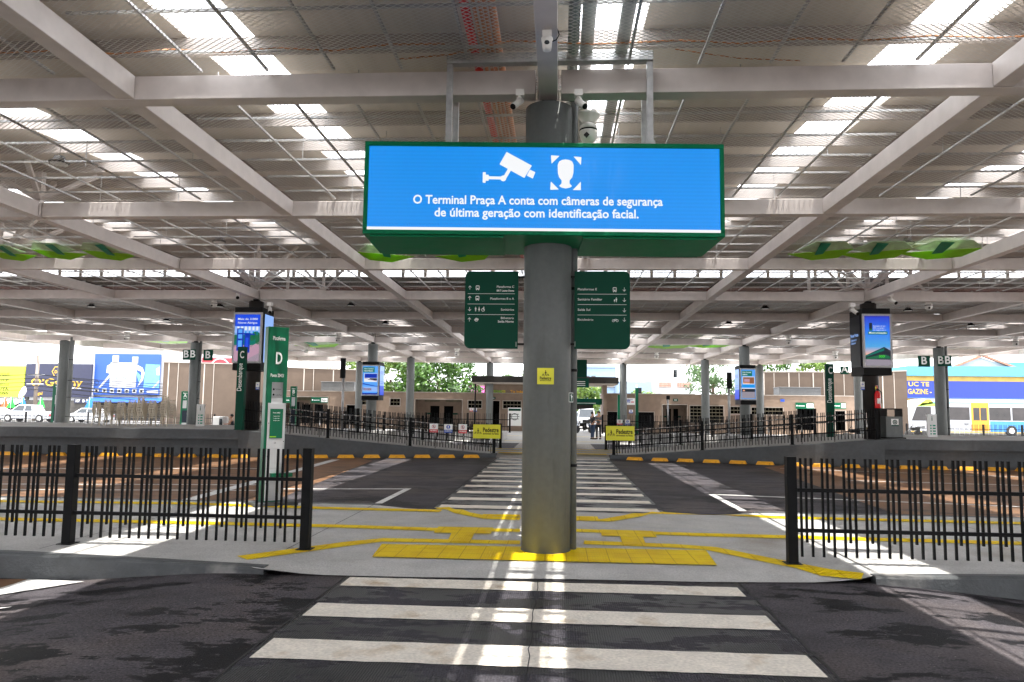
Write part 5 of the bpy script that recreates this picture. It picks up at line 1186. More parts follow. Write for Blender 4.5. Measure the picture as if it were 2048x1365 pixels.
# ================================================================ TERMINAL BUILDINGS
YB = 64.0
def px_x(px, Y): return A(px, 820, Y).x
def px_z(px, py, Y): return A(px, py, Y).z
def wall_with_holes(m, x0, x1, z0, z1, y, th, holes):
    """front wall cut into pieces round rectangular holes"""
    xs = sorted(set([x0, x1]+[v for h in holes for v in h[:2]])); zs = sorted(set([z0, z1]+[v for h in holes for v in h[2:4]]))
    for a, b in zip(xs, xs[1:]):
        run = None
        for c, d in zip(zs, zs[1:]):
            mx_, mz_ = (a+b)/2, (c+d)/2
            if any(h[0] < mx_ < h[1] and h[2] < mz_ < h[3] for h in holes):
                if run: m.box(a, b, y, y+th, run[0], run[1]); run = None
            else: run = (run[0] if run else c, d)
        if run: m.box(a, b, y, y+th, run[0], run[1])
def service_building(pxl, pxr, pyt, lab, openings, pym, yb=YB, depth=4.5):
    x0, x1 = px_x(pxl, yb), px_x(pxr, yb); zt = px_z((pxl+pxr)/2, pyt, yb)
    t = thing('service_building', lab, 'building', ((x0+x1)/2, yb, 0)); m = MB(); holes = []
    for (kind, a, b, c, d) in openings:
        h = (px_x(a, yb), px_x(b, yb), max(.0, px_z(pym, d, yb)), px_z(pym, c, yb)); holes.append(h)
    wall_with_holes(m, x0, x1, 0, zt, yb, .2, holes); m.box(x0, x1, yb+depth, yb+depth+.2, 0, zt); m.box(x0, x0+.2, yb+.2003, yb+depth-.003, 0, zt); m.box(x1-.2, x1, yb+.2003, yb+depth-.003, 0, zt)
    w = m.build('wall', 'brown_render', t)
    m = MB(); m.box(x0-.03, x1+.03, yb-.04, yb+depth+.24, zt+.003, zt+.06); m.build('roof_coping', 'cream_trim', t)
    for (kind, *_), h in zip(openings, holes):
        fr = MB(); q = .05
        for (a, b, c, d) in ((h[0]-q, h[1]+q, h[3], h[3]+q), (h[0]-q, h[0], h[2], h[3]), (h[1], h[1]+q, h[2], h[3])): fr.box(a, b, yb-.03, yb-.002, c, d)
        if h[2] > .5: fr.box(h[0]-q, h[1]+q, yb-.03, yb-.002, h[2]-q, h[2])
        kindname = {'door': 'door', 'win': 'window', 'niche': 'entrance_niche', 'dark': 'counter_opening', 'shut': 'roller_grille'}[kind]
        if kind == 'win' or kind == 'shut':
            g = MB(); n = max(2, int((h[1]-h[0])/.28)); k = max(2, int((h[3]-h[2])/.25))
            for i in range(n+1): x = h[0]+(h[1]-h[0])*i/n; g.box(x-.012, x+.012, yb+.06, yb+.09, h[2], h[3])
            for i in range(k+1): z = h[2]+(h[3]-h[2])*i/k; g.box(h[0], h[1], yb+.091, yb+.12, z-.035, z+.035)
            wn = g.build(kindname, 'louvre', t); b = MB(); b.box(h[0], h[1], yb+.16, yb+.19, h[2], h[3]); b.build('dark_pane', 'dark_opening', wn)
        elif kind == 'niche':
            g = MB(); g.box(h[0], h[1], yb+1.6, yb+1.7, h[2], h[3]); g.box(h[0]-.1, h[0]-.002, yb+.2, yb+1.6, h[2], h[3]); g.box(h[1]+.002, h[1]+.1, yb+.2, yb+1.6, h[2], h[3]); wn = g.build(kindname, 'brown_render', t)
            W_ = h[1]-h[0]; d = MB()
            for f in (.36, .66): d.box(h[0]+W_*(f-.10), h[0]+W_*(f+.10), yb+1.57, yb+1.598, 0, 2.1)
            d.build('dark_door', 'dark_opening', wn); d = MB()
            for f in (.30, .76): d.box(h[0]+W_*(f-.17), h[0]+W_*(f+.17), yb+1.57, yb+1.598, 2.45, 2.75)
            d.build('transom', 'louvre', wn); d = MB()
            for f in (.225, .81): d.box(h[0]+W_*(f-.05), h[0]+W_*(f+.05), yb+1.56, yb+1.569, 1.35, 1.5)
            d.build('door_sign', 'sign_green', wn)
            continue_ = True
        else:
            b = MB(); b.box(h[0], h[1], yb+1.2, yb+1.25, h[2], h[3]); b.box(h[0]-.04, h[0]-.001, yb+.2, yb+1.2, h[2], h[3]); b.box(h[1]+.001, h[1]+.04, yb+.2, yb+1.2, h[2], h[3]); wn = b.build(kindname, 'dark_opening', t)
            if kind == 'dark':
                g = MB(); n = 12
                for i in range(n): z = h[2]+(h[3]-h[2])*(i+.5)/n; g.box(h[0], h[1], yb+.05, yb+.08, z-.02, z+.02)
                g.build('roller_slat', 'black_metal', wn)
        fr.build('opening_frame', 'cream_trim', w)
    return t, zt
SB1, zt1 = service_building(540, 1046, 785, 'long low brown service building with doors and louvred windows left of the middle column',
    [('niche', 830, 924, 799, 850), ('win', 780, 799.5, 798, 812), ('win', 936, 963, 800, 815), ('door', 973.5, 999, 800, 850), ('win', 1006, 1042, 800, 815), ('win', 715, 737, 797, 811), ('door', 693, 712, 812, 850), ('niche', 570, 655, 797, 850)], 820)
SB2, zt2 = service_building(1207, 1752, 791, 'long low brown service building with dark counters and grilles right of the middle column',
    [('dark', 1215, 1251, 819, 850), ('dark', 1276, 1308, 819, 850), ('niche', 1325, 1374, 804, 850), ('shut', 1380, 1447, 805, 838), ('win', 1461, 1490, 806, 820), ('win', 1503, 1566, 807, 821), ('door', 1594, 1628, 806, 850), ('door', 1670, 1690, 812, 850)], 826)
def shop_front(px0, px1, py0, py1, Y, lab, pan=True, word=None):
    def art(P):
        P.rect('totem_green', 0, 0, 1, 1); P.lay(2)
        P.rect('ink_white', .6, .15, .97, .85); P.disc('ink_white', .08, .5, .04, 8); P.rect('ink_white', .15, .42, .5, .52); P.lay(3)
        if word: P.text('ink_black', word, .785, .32, .22, 'c', .01, .30)
    a, b = A(px0, py1, Y), A(px1, py0, Y); return flat_sign('shop_sign', ((a.x+b.x)/2, Y, a.z), b.x-a.x, b.z-a.z, 'light_grey_panel', lab, 'sign', art)
shop_front(622, 656, 795, 806, YB-.1, 'green and white sign strip over the left dark door, left of the small screen', word='Tia Inês'); shop_front(563, 594, 795, 806, YB-.1, 'green and white sign strip just right of the platform D pillar')
shop_front(1591, 1628, 806, 818, YB-.1, 'green and white sign strip left of the letter C pillar on the right'); shop_front(1668, 1692, 806, 818, YB-.1, 'green and white sign strip right of the letter C pillar')
def simple_sign(px0, px1, py0, py1, Y, m_, lab, art=None, name='wall_sign'):
    a, b = A(px0, py1, Y), A(px1, py0, Y); return flat_sign(name, ((a.x+b.x)/2, Y, a.z), b.x-a.x, b.z-a.z, m_, lab, 'sign', art)
simple_sign(1249, 1270, 797, 810, YB-.1, 'ink_white', 'white sign with blue writing above the dark counters', lambda P: (P.text('sign_blue', 'Ponto', .1, .35, .5, 'l', .03, .45), P.rect('sign_red', .6, .35, .9, .5), P.rect('sign_blue', .1, .72, .8, .80)))
simple_sign(1346, 1356, 798, 803, YB-.1, 'sign_green', 'small green plate above the beige niche right of the crossing', lambda P: P.rect('ink_white', .2, .4, .8, .6)); simple_sign(981, 991, 794.5, 799, YB-.1, 'sign_green', 'small dark green plate above the open dark door', lambda P: P.rect('ink_white', .2, .4, .8, .6))
simple_sign(939, 946, 816.5, 823.5, YB-.1, 'ink_white', 'small red notice under the louvred window, left one of two', proh); simple_sign(947, 954, 816.5, 823.5, YB-.1, 'ink_white', 'small blue notice under the louvred window, right one of two', obrig)
simple_sign(1258, 1266, 820, 827, YB-.1, 'ink_white', 'small blue notice between the dark counters', obrig); simple_sign(1561, 1569, 799, 804, YB-.1, 'sign_blue', 'tiny blue plate above the right louvred windows', None)
simple_sign(1015.5, 1043, 816, 852, 50, 'ink_white', 'white poster board with dark green heading beside the middle column', lambda P: (P.rect('sign_green', .05, .82, .95, .95), P.ring('column_paint', .5, .5, .26, .05, 20), P.rect('column_paint', .2, .62, .8, .66), P.rect('column_paint', .15, .5, .85, .53), P.rect('column_paint', .2, .36, .8, .40)), 'poster_board')
# kiosk with a thin dark roof slab
kt = thing('kiosk', 'taller brown kiosk with wide dark roof slab at the end of the crossing', 'building', (px_x(1010, 63), 63, 0)); zk = px_z(1010, 766, 63)
m = MB(); m.box(px_x(968, 63.9), px_x(1046, 63.9), 63.9, 66, zt1+.065, zk-.002); m.build('wall', 'brown_render', kt); m = MB(); m.box(px_x(1207, 63), px_x(1214.5, 63), 63.3, 66, 0, zk-.002); m.build('wall', 'brown_render', kt)
zk1 = px_z(1010, 752.5, 62); m = MB(); m.box(px_x(942, 62), px_x(1238, 62), 62, 68, zk+.0, zk1); m.build('roof_slab', 'dark_cladding', kt, .02); m = MB(); m.box(px_x(944, 62), px_x(1236, 62), 62.05, 67.9, zk-.10, zk-.002); m.build('soffit', 'cream_trim', kt)
m = MB(); m.tube((px_x(950, 63), 63, 0), (px_x(950, 63), 63, zk-.11), .07, 8); m.build('post', 'ink_black', kt)
P = Panel((px_x(985, 63), 63.89, px_z(1010, 788, 63.9)), (1, 0, 0), (0, 0, 1), 2.6, .5, .02); P.text('leaf_green', 'SONH', .0, .2, .30, 'l', .02, .26); P.text('sign_yellow', 'OS', .27, .2, .30, 'l', .02, .12); P.text('yellow_block', 'Tia Inês', .55, .2, .30, 'l', .02, .42); P.build('lettering', kt)
# hanging green direction boards over the far crossing
def hang(px0, px1, py0, py1, Y, lab, n=2):
    a, b = A(px0, py1, Y), A(px1, py0, Y)
    def art(P):
        for i in range(n): P.rect('ink_white', .35, .2+.6*i/n, .85, .26+.6*i/n)
    flat_sign('direction_board', ((a.x+b.x)/2, Y, a.z), b.x-a.x, b.z-a.z, 'sign_green', lab, 'sign', art, th=.08)
hang(1128, 1174, 720, 755, 33.2, 'plain back of a green board hanging just right of the middle column', 0); hang(1128, 1178, 757, 775, 45.5, 'green direction board with white lines right of the middle column, below the plain one', 3); hang(1120, 1204, 798, 809, 48, 'wide low green direction board spanning the far crossing', 1)
m = MB(); a = A(1140, 820, 48.5); b = A(1186, 795, 48.5); m.hexa([(a.x, 48.2, a.z), (b.x, 48.2, a.z+.1), (b.x, 50, a.z+.1), (a.x, 50, a.z)], [(a.x, 48.2, a.z+.45), (b.x, 48.2, b.z-.3), (b.x, 50, b.z-.3), (a.x, 50, a.z+.45)]); tag(m.build('gate_hood', 'dark_cladding'), 'dark wedge shaped hood below the wide low green board', 'hood')
for px in (1131, 1176): 
    pass
# tall brown walls left and right with flat grey tanks
def tall_wall(pts, lab, name='boundary_wall'):
    t = thing(name, lab, 'wall', (A(*pts[0]).x, pts[0][2], 0)); m = MB(); c = MB(); j = MB()
    q = [A(*p) for p in pts]
    for a, b in zip(q, q[1:]):
        m.hexa([(a.x, a.y, 0), (b.x, b.y, 0), (b.x, b.y+.25, 0), (a.x, a.y+.25, 0)], [(a.x, a.y, a.z), (b.x, b.y, b.z), (b.x, b.y+.25, b.z), (a.x, a.y+.25, a.z)])
        c.hexa([(a.x, a.y-.05, a.z+.003), (b.x, b.y-.05, b.z+.003), (b.x, b.y+.3, b.z+.003), (a.x, a.y+.3, a.z+.003)], [(a.x, a.y-.05, a.z+.07), (b.x, b.y-.05, b.z+.07), (b.x, b.y+.3, b.z+.07), (a.x, a.y+.3, a.z+.07)])
        n = max(2, int((b-a).length/4.2))
        for i in range(n):
            p = a.lerp(b, (i+.15)/n); j.box(p.x-.05, p.x+.05, p.y-.03, p.y-.002, 0, p.z-.05); j.box(p.x+.9, p.x+.95, p.y-.03+(b.y-a.y)/max(.1, (b-a).length)*.9, p.y-.002, 0, p.z-.05)
    m.build('wall', 'brown_render_darkened', t); c.build('coping', 'cream_trim', t); j.build('wall_joint', 'cream_trim', t); return t
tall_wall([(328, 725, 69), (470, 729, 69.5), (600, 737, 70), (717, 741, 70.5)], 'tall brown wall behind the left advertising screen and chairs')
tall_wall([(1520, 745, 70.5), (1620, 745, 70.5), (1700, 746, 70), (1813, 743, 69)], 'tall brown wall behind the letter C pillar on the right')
for px0, px1, py0, py1, w in ((646, 712, 766, 782, 'left'), (1555, 1637, 777, 793, 'right')):
    a, b = A(px0, py1, 67.2), A(px1, py0, 67.2); m = MB(); m.box(a.x, b.x, 66.6, 68.4, zt1+.06, b.z); m.box(a.x-.05, b.x+.05, 66.55, 68.45, b.z+.002, b.z+.06); tag(m.build('roof_tank', 'concrete_grey', None, .03), 'pale grey box tank on the %s service building roof' % w, 'tank')
# ================================================================ STREET: shops
def facade(px0, px1, pyt, pyb, Y, m_, name, lab, depth=8, extra=None, zb=None, cat='shop'):
    a, b = A(px0, pyb, Y), A(px1, pyt, Y); z0 = 0
    t = thing(name, lab, cat, ((a.x+b.x)/2, Y, 0)); m = MB(); m.box(a.x, b.x, Y+.25, Y+depth, 0, b.z); m.build('wall', m_, t)
    if extra: extra(t, a.x, b.x, a.z, b.z, Y)
    return t
mat('shop_dark', (.05, .045, .04), .7, var=.4, scale=1.5); mat('navy_board', (.012, .014, .042), .45); mat('yellow_board', (.46, .52, .03), .5); mat('blue_banner', (.010, .062, .28), .45, var=.1, scale=.3); mat('gold', (.62, .36, .035), .35, .3); mat('sky_board', (.10, .28, .46), .5); mat('plaster_white', (.38, .38, .385), .8, var=.06); mat('plaster_blue', (.20, .28, .38), .8, var=.08); mat('roof_tile', (.30, .12, .075), .8, var=.3, scale=3); mat('shop_blue', (.007, .030, .24), .5, var=.1); mat('shop_yellow', (.50, .33, .06), .5, var=.2, scale=1); mat('turquoise', (.06, .24, .36), .6); mat('magenta', (.62, .03, .36), .5)
YS = 84.0
def board_on(t, px0, px1, py0, py1, Y, m_, art, name='sign_board'):
    a, b = A(px0, py1, Y), A(px1, py0, Y); m = MB(); m.box(a.x, b.x, Y, Y+.15, a.z, b.z); s = m.build(name, m_, t); P = Panel((a.x, Y, a.z), (1, 0, 0), (0, 0, 1), b.x-a.x, b.z-a.z, .02); art(P); P.build('lettering', s); return s
def ground_floor(t, px0, px1, pyt, Y, awn=None):
    a, b = A(px0, pyt, Y), A(px1, pyt, Y); m = MB(); m.box(a.x, b.x, Y+.05, Y+.24, 0, a.z-.25); m.build('shop_window', 'shop_dark', t)
    if awn: m = MB(); m.hexa([(a.x, Y-1.4, a.z-.75), (b.x, Y-1.4, a.z-.75), (b.x, Y+.04, a.z-.2), (a.x, Y+.04, a.z-.2)], [(a.x, Y-1.4, a.z-.70), (b.x, Y-1.4, a.z-.70), (b.x, Y+.04, a.z-.14), (a.x, Y+.04, a.z-.14)]); m.build('awning', awn, t)
s1 = facade(-90, 51, 728, 860, YS, 'plaster_white', 'shop', 'shop with a lime yellow sign board at the left picture edge')
def yel(P):
    for y, s, b in ((.70, 'VOGUE', 0), (.52, 'Ray', .0), (.36, 'vitessi.cool', .01), (.22, 'HOYA', .02), (.08, 'ZEISS', .03)): P.text('ink_black', s, .68, y, .42, 'c', b, .20)
board_on(s1, -90, 50.5, 733, 793, YS, 'yellow_board', yel); ground_floor(s1, -90, 51, 795, YS, 'plaster_white')
s2 = facade(51, 186, 726, 860, YS, 'plaster_white', 'shop', 'shop with a navy board and golden lettering behind the utility pole')
def gal(P):
    P.text('gold', 'O’Galany', .48, .34, 1.2, 'c', .015, .78); P.ring('gold', .48, .77, .085, .012, 6); P.text('gold', 'DG', .48, .72, .5, 'c', .02, .08); P.text('ink_white', 'OPTICAL', .78, .26, .32, 'c', .01, .15); P.text('gold', 'gal', .24, .07, .5, 'c', .01, .07)
board_on(s2, 48, 185, 729, 794, YS, 'navy_board', gal); ground_floor(s2, 51, 186, 796, YS)
def t167(P): P.text('ink_white', '167', .1, .25, .5, 'l', .02, .25); P.rect('ink_white', .5, .25, .62, .8); P.rect('ink_white', .72, .25, .84, .8)
board_on(s2, 148, 182, 798, 807, YS-.1, 'navy_board', t167, 'number_board')
s3 = facade(172, 345, 696, 860, YS+.6, 'plaster_white', 'shop', 'white shop building behind a huge blue banner with white shapes')
def ban(P):
    W_ = 'plaster_white'; f = lambda px, py: ((px-905)/(1570-905), (680-py)/(680-290))
    P.rect(W_, *f(1085, 380), *f(1150, 305)); P.rect(W_, *f(1285, 380), *f(1345, 315)); P.rect(W_, *f(1070, 610), *f(1335, 372))
    P.poly(W_, [f(1335, 390), f(1395, 420), f(1418, 470), f(1405, 540), f(1350, 608), f(1385, 520), f(1385, 460), f(1335, 440)]); P.poly(W_, [f(1070, 385), f(1035, 405), f(1030, 470), f(1070, 480)]); P.poly(W_, [f(960, 612), f(985, 612), f(1075, 505), f(1070, 480)]); P.poly('sky_board', [f(1335, 455), f(1385, 500), f(1365, 560), f(1335, 480)])
    P.poly('sky_board', [f(1425, 385), f(1570, 390), f(1570, 612), f(1412, 612)]); P.lay(2); P.poly(W_, [f(1530, 430), f(1570, 405), f(1570, 490), f(1540, 490)]); P.poly(W_, [f(1500, 612), f(1518, 612), f(1570, 560), f(1570, 535)])
    for x in (945, 1025, 1100, 1175, 1250, 1325, 1397): P.rect(W_, *f(x-22, 662), *f(x+22, 622)); P.lay(3); P.rect('ink_black', *f(x-12, 652), *f(x+12, 632)); P.lay(2)
    P.rect(W_, *f(1450, 662), *f(1565, 634)); P.ring('navy_board', *f(940, 565), .035, .006, 14); P.text('sky_board', 'ODONTO', *f(1200, 530), .5, 'c', .01, .3)
board_on(s3, 185, 322, 709, 789.5, YS+.4, 'blue_banner', ban, 'banner'); ground_floor(s3, 186, 330, 792, YS+.6, 'blue_banner')
facade(395, 470, 716, 860, YS+4, 'sign_red', 'shop', 'far building with a red arched front above the left brown wall', extra=lambda t, x0, x1, z0, z1, Y: Panel((x0, Y+.2, z1-1.0), (1, 0, 0), (0, 0, 1), x1-x0, 1.0, .02).ring('plaster_white', .55, -.3, .3, .04, 20, 0, math.pi).build('arch', t))
# right-hand shop
s4 = facade(1800, 2230, 751, 870, YS, 'shop_yellow', 'shop', 'long blue and yellow shop front with big yellow letters behind the bus')
def tec(P):
    P.text('shop_yellow', 'UC TE', .037, .70, .66, 'l', .025, .098); P.text('shop_yellow', 'GAZINE -', .033, .26, .76, 'l', .025, .112); P.text('shop_yellow', 'S', .165, .70, .66, 'l', .025); P.rect('sky_board', 0, .03, 1, .045)
board_on(s4, 1802, 2230, 766, 797, YS, 'shop_blue', tec)
a, b = A(1814, 752, YS), A(2230, 745, YS); m = MB(); m.box(a.x, b.x, YS-.3, YS+8, a.z+.003, b.z+.5); m.build('roof_edge', 'turquoise', s4)
a, b, c = A(1885, 747, YS+1), A(2048, 742, YS+1), A(1962, 715, YS+1); m = MB(); m.prism([(a.x, YS+1, a.z+.2), (b.x, YS+1, a.z+.2), (c.x, YS+1, c.z)], (0, 1, 0), 6); m.build('gable', 'plaster_white', s4)
m = MB(); m.bar((a.x-.4, YS+.8, a.z+.1), (c.x, YS+.8, c.z+.2), .5, .22); m.bar((c.x, YS+.8, c.z+.2), (b.x+.4, YS+.8, a.z+.1), .5, .22); m.build('tile_edge', 'roof_tile', s4)
facade(1795, 1905, 738, 870, YS+9, 'turquoise', 'building', 'pale blue far building left of the tiled gable', cat='building'); facade(1975, 2200, 726, 870, YS+10, 'turquoise', 'building', 'pale blue far building right of the tiled gable', cat='building')
# buildings seen past the kiosk
def perf(t, x0, x1, z0, z1, Y):
    for f0, f1 in ((.18, .46), (.60, .92)):
        g = MB(); xa, xb = x0+(x1-x0)*f0, x0+(x1-x0)*f1; za, zb2 = z0+(z1-z0)*.58, z0+(z1-z0)*.80
        g.box(xa, xb, Y+.18, Y+.248, za, zb2); w = g.build('window', 'roof_tile', t); h = MB()
        for i in range(9):
            for j in range(3): h.box(xa+(xb-xa)*(i+.15)/9, xa+(xb-xa)*(i+.75)/9, Y+.15, Y+.178, za+(zb2-za)*(j+.2)/3, za+(zb2-za)*(j+.8)/3)
        h.build('block_grid', 'cream_trim', w)
facade(1303, 1390, 757, 800, 105, 'plaster_white', 'building', 'white far building with two brick lattice windows right of the kiosk', extra=perf, cat='building')
facade(1236, 1304, 764, 800, 103, 'plaster_blue', 'building', 'low pale blue far wall building behind the kiosk roof end', cat='building')
def ac(t, x0, x1, z0, z1, Y):
    m = MB()
    for f in (.25, .4): m.box(x0+(x1-x0)*f, x0+(x1-x0)*(f+.1), Y-.3, Y+.2, z0+(z1-z0)*.55, z0+(z1-z0)*.68)
    m.build('air_conditioner', 'concrete_grey', t); m = MB()
    for z in (.35, .62, .9): m.box(x0, x1, Y+.2, Y+.249, z0+(z1-z0)*z, z0+(z1-z0)*z+.08)
    m.build('cornice', 'concrete_grey', t)
facade(1150, 1232, 730, 800, 108, 'plaster_blue', 'building', 'tall pale blue far building above the kiosk roof right of the middle column', extra=ac, cat='building')
facade(938, 966, 768, 800, 90, 'magenta', 'shop', 'far shop with a magenta sign between the tree and the kiosk', extra=lambda t, x0, x1, z0, z1, Y: Panel((x0, Y+.2, z1-1.3), (1, 0, 0), (0, 0, 1), x1-x0, 1.2, .03).text('plaster_white', 'SOM TE', .5, .25, .9, 'c', .02, .9).build('lettering', t))
facade(-500, -91, 735, 860, YS, 'plaster_white', 'building', 'white building beyond the left picture edge', cat='building') if False else None
# ================================================================ UTILITY POLE AND WIRES
pp = A(67, 850, 79); t = thing('utility_pole', 'concrete utility pole with cross arms in front of the navy shop board', 'pole', (pp.x, 79, 0)); zt = px_z(67, 690, 79)
m = MB(); m.tube((pp.x, 79, 0), (pp.x, 79, zt), .22, 12, .15); m.build('pole', 'pole_concrete', t)
m = MB()
for z in (zt-1.2, zt-3.4, zt-4.4): m.box(pp.x-1.0, pp.x+1.0, 78.75, 78.85, z, z+.1)
for z in (zt-1.1, zt-.7, zt-.3):
    for s in (-1, 1): m.box(pp.x+s*.85-.05, pp.x+s*.85+.05, 78.7, 78.9, z, z+.16)
m.build('cross_arm', 'galvanised', t); m = MB(); m.use('white_paint'); m.lathe((pp.x-.9, 78.6, px_z(62, 787, 79)), [(.02, 0), (.4, .08), (.62, .28), (.66, .34)], 18, (-.5, -.8, .3)); m.build('satellite_dish', None, t)
random.seed(5); m = MB()
for i in range(9):
    z = zt-3.3-(i % 5)*.42; y0 = 78.7; a = Vector((pp.x-42, 76, z+random.uniform(-.4, .4))); b = Vector((pp.x+.2, y0, z)); c = Vector((pp.x+34, 81, z-.4-random.uniform(0, 1.3)))
    for p, q in ((a, b), (b, c)):
        pts = [p.lerp(q, k/8)-UZ*(.7*4*(k/8)*(1-k/8)) for k in range(9)]; m.path(pts, .045, 4)
m.build('overhead_wire', 'ink_black', t)
# pennants along the kerb
for i, (px, c, w) in enumerate(((8, 'sign_red', 'red pennant flag at the left picture edge'), (21, 'leaf_green', 'green pennant flag left of the utility pole'), (44, 'sign_blue', 'blue pennant flag before the satellite dish'), (80, 'leaf_green', 'green pennant flag above the white pickup'), (178, 'sign_blue', 'blue pennant flag beside the stacked chairs'))):
    a = A(px, 815, 78-i*.1); mat('flag_'+c, MATS[c].node_tree.nodes['Principled BSDF'].inputs['Base Color'].default_value[:3] if False else {'sign_red': (.65, .09, .02), 'leaf_green': (.02, .42, .05), 'sign_blue': (.02, .18, .6)}[c], .6)
    t = thing('pennant_flag', w, 'flag', (a.x, a.y, 0), 'coloured pennants along the street'); m = MB(); m.tube((a.x, a.y, 0), (a.x, a.y, a.z+1.1), .02, 6); m.build('pole', 'galvanised', t)
    m = MB(); m.prism([(a.x-.5, a.y, a.z-.05), (a.x+.5, a.y+.1, a.z-.05), (a.x+.1, a.y, a.z+1.1)], (.1, 1, 0), .02); m.build('pennant', 'flag_'+c, t)
# ================================================================ VEHICLES
def profile_body(m, prof, y0, y1, inset=None):
    """side outline (x,z) swept across the width, roof narrower than the sill"""
    zmid = inset
    def sec(y, s): return [(x, y + (0 if z < zmid else s*(z-zmid)*.32), z) for x, z in prof]
    a = m.pts(sec(y0, 1)); b = m.pts(sec(y1, -1)); n = len(prof); m.face(a); m.face(b[::-1])
    for i in range(n): j = (i+1) % n; m.face((a[j], a[i], b[i], b[j]))
def car(loc, L_, prof, wins, lab, cat, wheels, w=1.75, paint='car_white', belt=.9, grp=None, rz=0, name='parked_car'):
    x, y, z = loc; t = thing(name, lab, cat, loc, grp)
    m = MB(); profile_body(m, [(x+a, z+b) for a, b in prof], y-w/2, y+w/2, z+belt); bd = m.build('body', paint, t, .03)
    for wn in wins:
        g = MB()
        for s in (-1, 1):
            pts = [(x+a, y+s*(w/2+.006-(max(0, b-belt))*.32), z+b) for a, b in wn]; g.face(g.pts(pts if s < 0 else pts[::-1]))
        g.build('side_window', 'car_glass', bd)
    for wx, wr in wheels:
        for s in (-1, 1):
            m = MB(); m.use('rubber'); cy_ = y+s*(w/2-.08); m.tube((x+wx, cy_-.11, z+wr), (x+wx, cy_+.11, z+wr), wr, 20); tw = m.build('wheel', None, t); m = MB(); m.use('stainless'); m.tube((x+wx, cy_+s*.111, z+wr), (x+wx, cy_+s*.12, z+wr), wr*.6, 14); m.build('rim', None, tw)
    xs = [a for a, b in prof]; 
    for xe, mm in ((min(xs), 'ink_white'), (max(xs), 'sign_red')):
        for s in (-1, 1): m = MB(); q = xe+(.03 if mm == 'ink_white' else -.03); m.box(x+q-.05, x+q+.05, y+s*(w/2-.25)-.15, y+s*(w/2-.25)+.15, z+.66, z+.80); m.build('headlight' if mm == 'ink_white' else 'tail_light', mm, t)
    return t
c = A(58, 853, 73); car((c.x, 73, 0), 5.2, [(-2.6, .35), (2.6, .35), (2.6, 1.05), (1.0, 1.08), (.75, 1.72), (-.75, 1.74), (-1.45, 1.10), (-2.5, .98), (-2.62, .7)], [[(-1.3, 1.12), (-.72, 1.66), (-.05, 1.66), (-.05, 1.12)], [(.05, 1.12), (.05, 1.66), (.65, 1.64), (.85, 1.12)]], 'white double cab pickup truck parked before the navy shop', 'pickup truck', ((-1.65, .38), (1.65, .38)), w=1.8, belt=1.08, name='pickup_truck')
c = A(178, 853, 73.5); car((c.x, 73.5, 0), 4.3, [(-2.15, .3), (2.15, .3), (2.15, .9), (1.7, 1.0), (.9, 1.45), (-.5, 1.48), (-1.2, .98), (-2.05, .82), (-2.2, .6)], [[(-1.0, 1.0), (-.45, 1.40), (.15, 1.40), (.15, 1.0)], [(.22, 1.0), (.22, 1.40), (.85, 1.38), (1.35, 1.0)]], 'white hatchback car parked behind the stacked chairs', 'car', ((-1.35, .32), (1.3, .32)), w=1.7, belt=.95)
c = A(-20, 853, 73); car((c.x, 73, 0), 4.3, [(-2.15, .3), (2.15, .3), (2.15, .9), (1.7, 1.0), (.9, 1.45), (-.5, 1.48), (-1.2, .98), (-2.05, .82), (-2.2, .6)], [[(-1.0, 1.0), (-.45, 1.40), (.15, 1.40), (.15, 1.0)], [(.22, 1.0), (.22, 1.40), (.85, 1.38), (1.35, 1.0)]], 'white car cut by the left picture edge before the yellow shop', 'car', ((-1.35, .32), (1.3, .32)), w=1.7, belt=.95)
# vehicles seen head-on beyond the far crossing
def frontcar(px, Y, w, h, lab, cat, name, paint='car_white', glass=(.52, .86)):
    c = A(px, 850, Y); x = c.x; t = thing(name, lab, cat, (x, Y, 0)); m = MB(); m.hexa([(x-w/2, Y, .3), (x+w/2, Y, .3), (x+w/2, Y+4.2, .3), (x-w/2, Y+4.2, .3)], [(x-w/2, Y+.1, h*.52), (x+w/2, Y+.1, h*.52), (x+w/2, Y+4.2, h*.52), (x-w/2, Y+4.2, h*.52)]); m.hexa([(x-w/2+.04, Y+.9, h*.523), (x+w/2-.04, Y+.9, h*.523), (x+w/2-.04, Y+4.0, h*.523), (x-w/2+.04, Y+4.0, h*.523)], [(x-w/2+.22, Y+1.5, h), (x+w/2-.22, Y+1.5, h), (x+w/2-.22, Y+3.8, h), (x-w/2+.22, Y+3.8, h)]); bd = m.build('body', paint, t, .05)
    m = MB(); m.quad((x-w/2+.13, Y+.94, h*.56), (x+w/2-.13, Y+.94, h*.56), (x+w/2-.26, Y+1.41, h*.95), (x-w/2+.26, Y+1.41, h*.95)); m.build('windscreen', 'car_glass', bd)
    for s in (-1, 1): m = MB(); m.box(x+s*(w/2-.22)-.14, x+s*(w/2-.22)+.14, Y-.01, Y+.1, h*.38, h*.47); m.build('headlight', 'ink_white', t); m = MB(); m.use('rubber'); m.tube((x+s*(w/2-.12)-.1, Y+.7, .33), (x+s*(w/2-.12)+.1, Y+.7, .33), .33, 16); m.build('wheel', None, t)
    m = MB(); m.box(x-.45, x+.45, Y-.012, Y+.05, h*.30, h*.44); m.build('grille', 'ink_black', t)
frontcar(1174, 76, 1.9, 2.1, 'white van facing the camera beyond the far crossing behind the two people', 'van', 'parked_van'); frontcar(1153, 77, 1.7, 1.75, 'blue and white car beyond the far crossing next to the middle column', 'car', 'parked_car', 'plaster_blue')
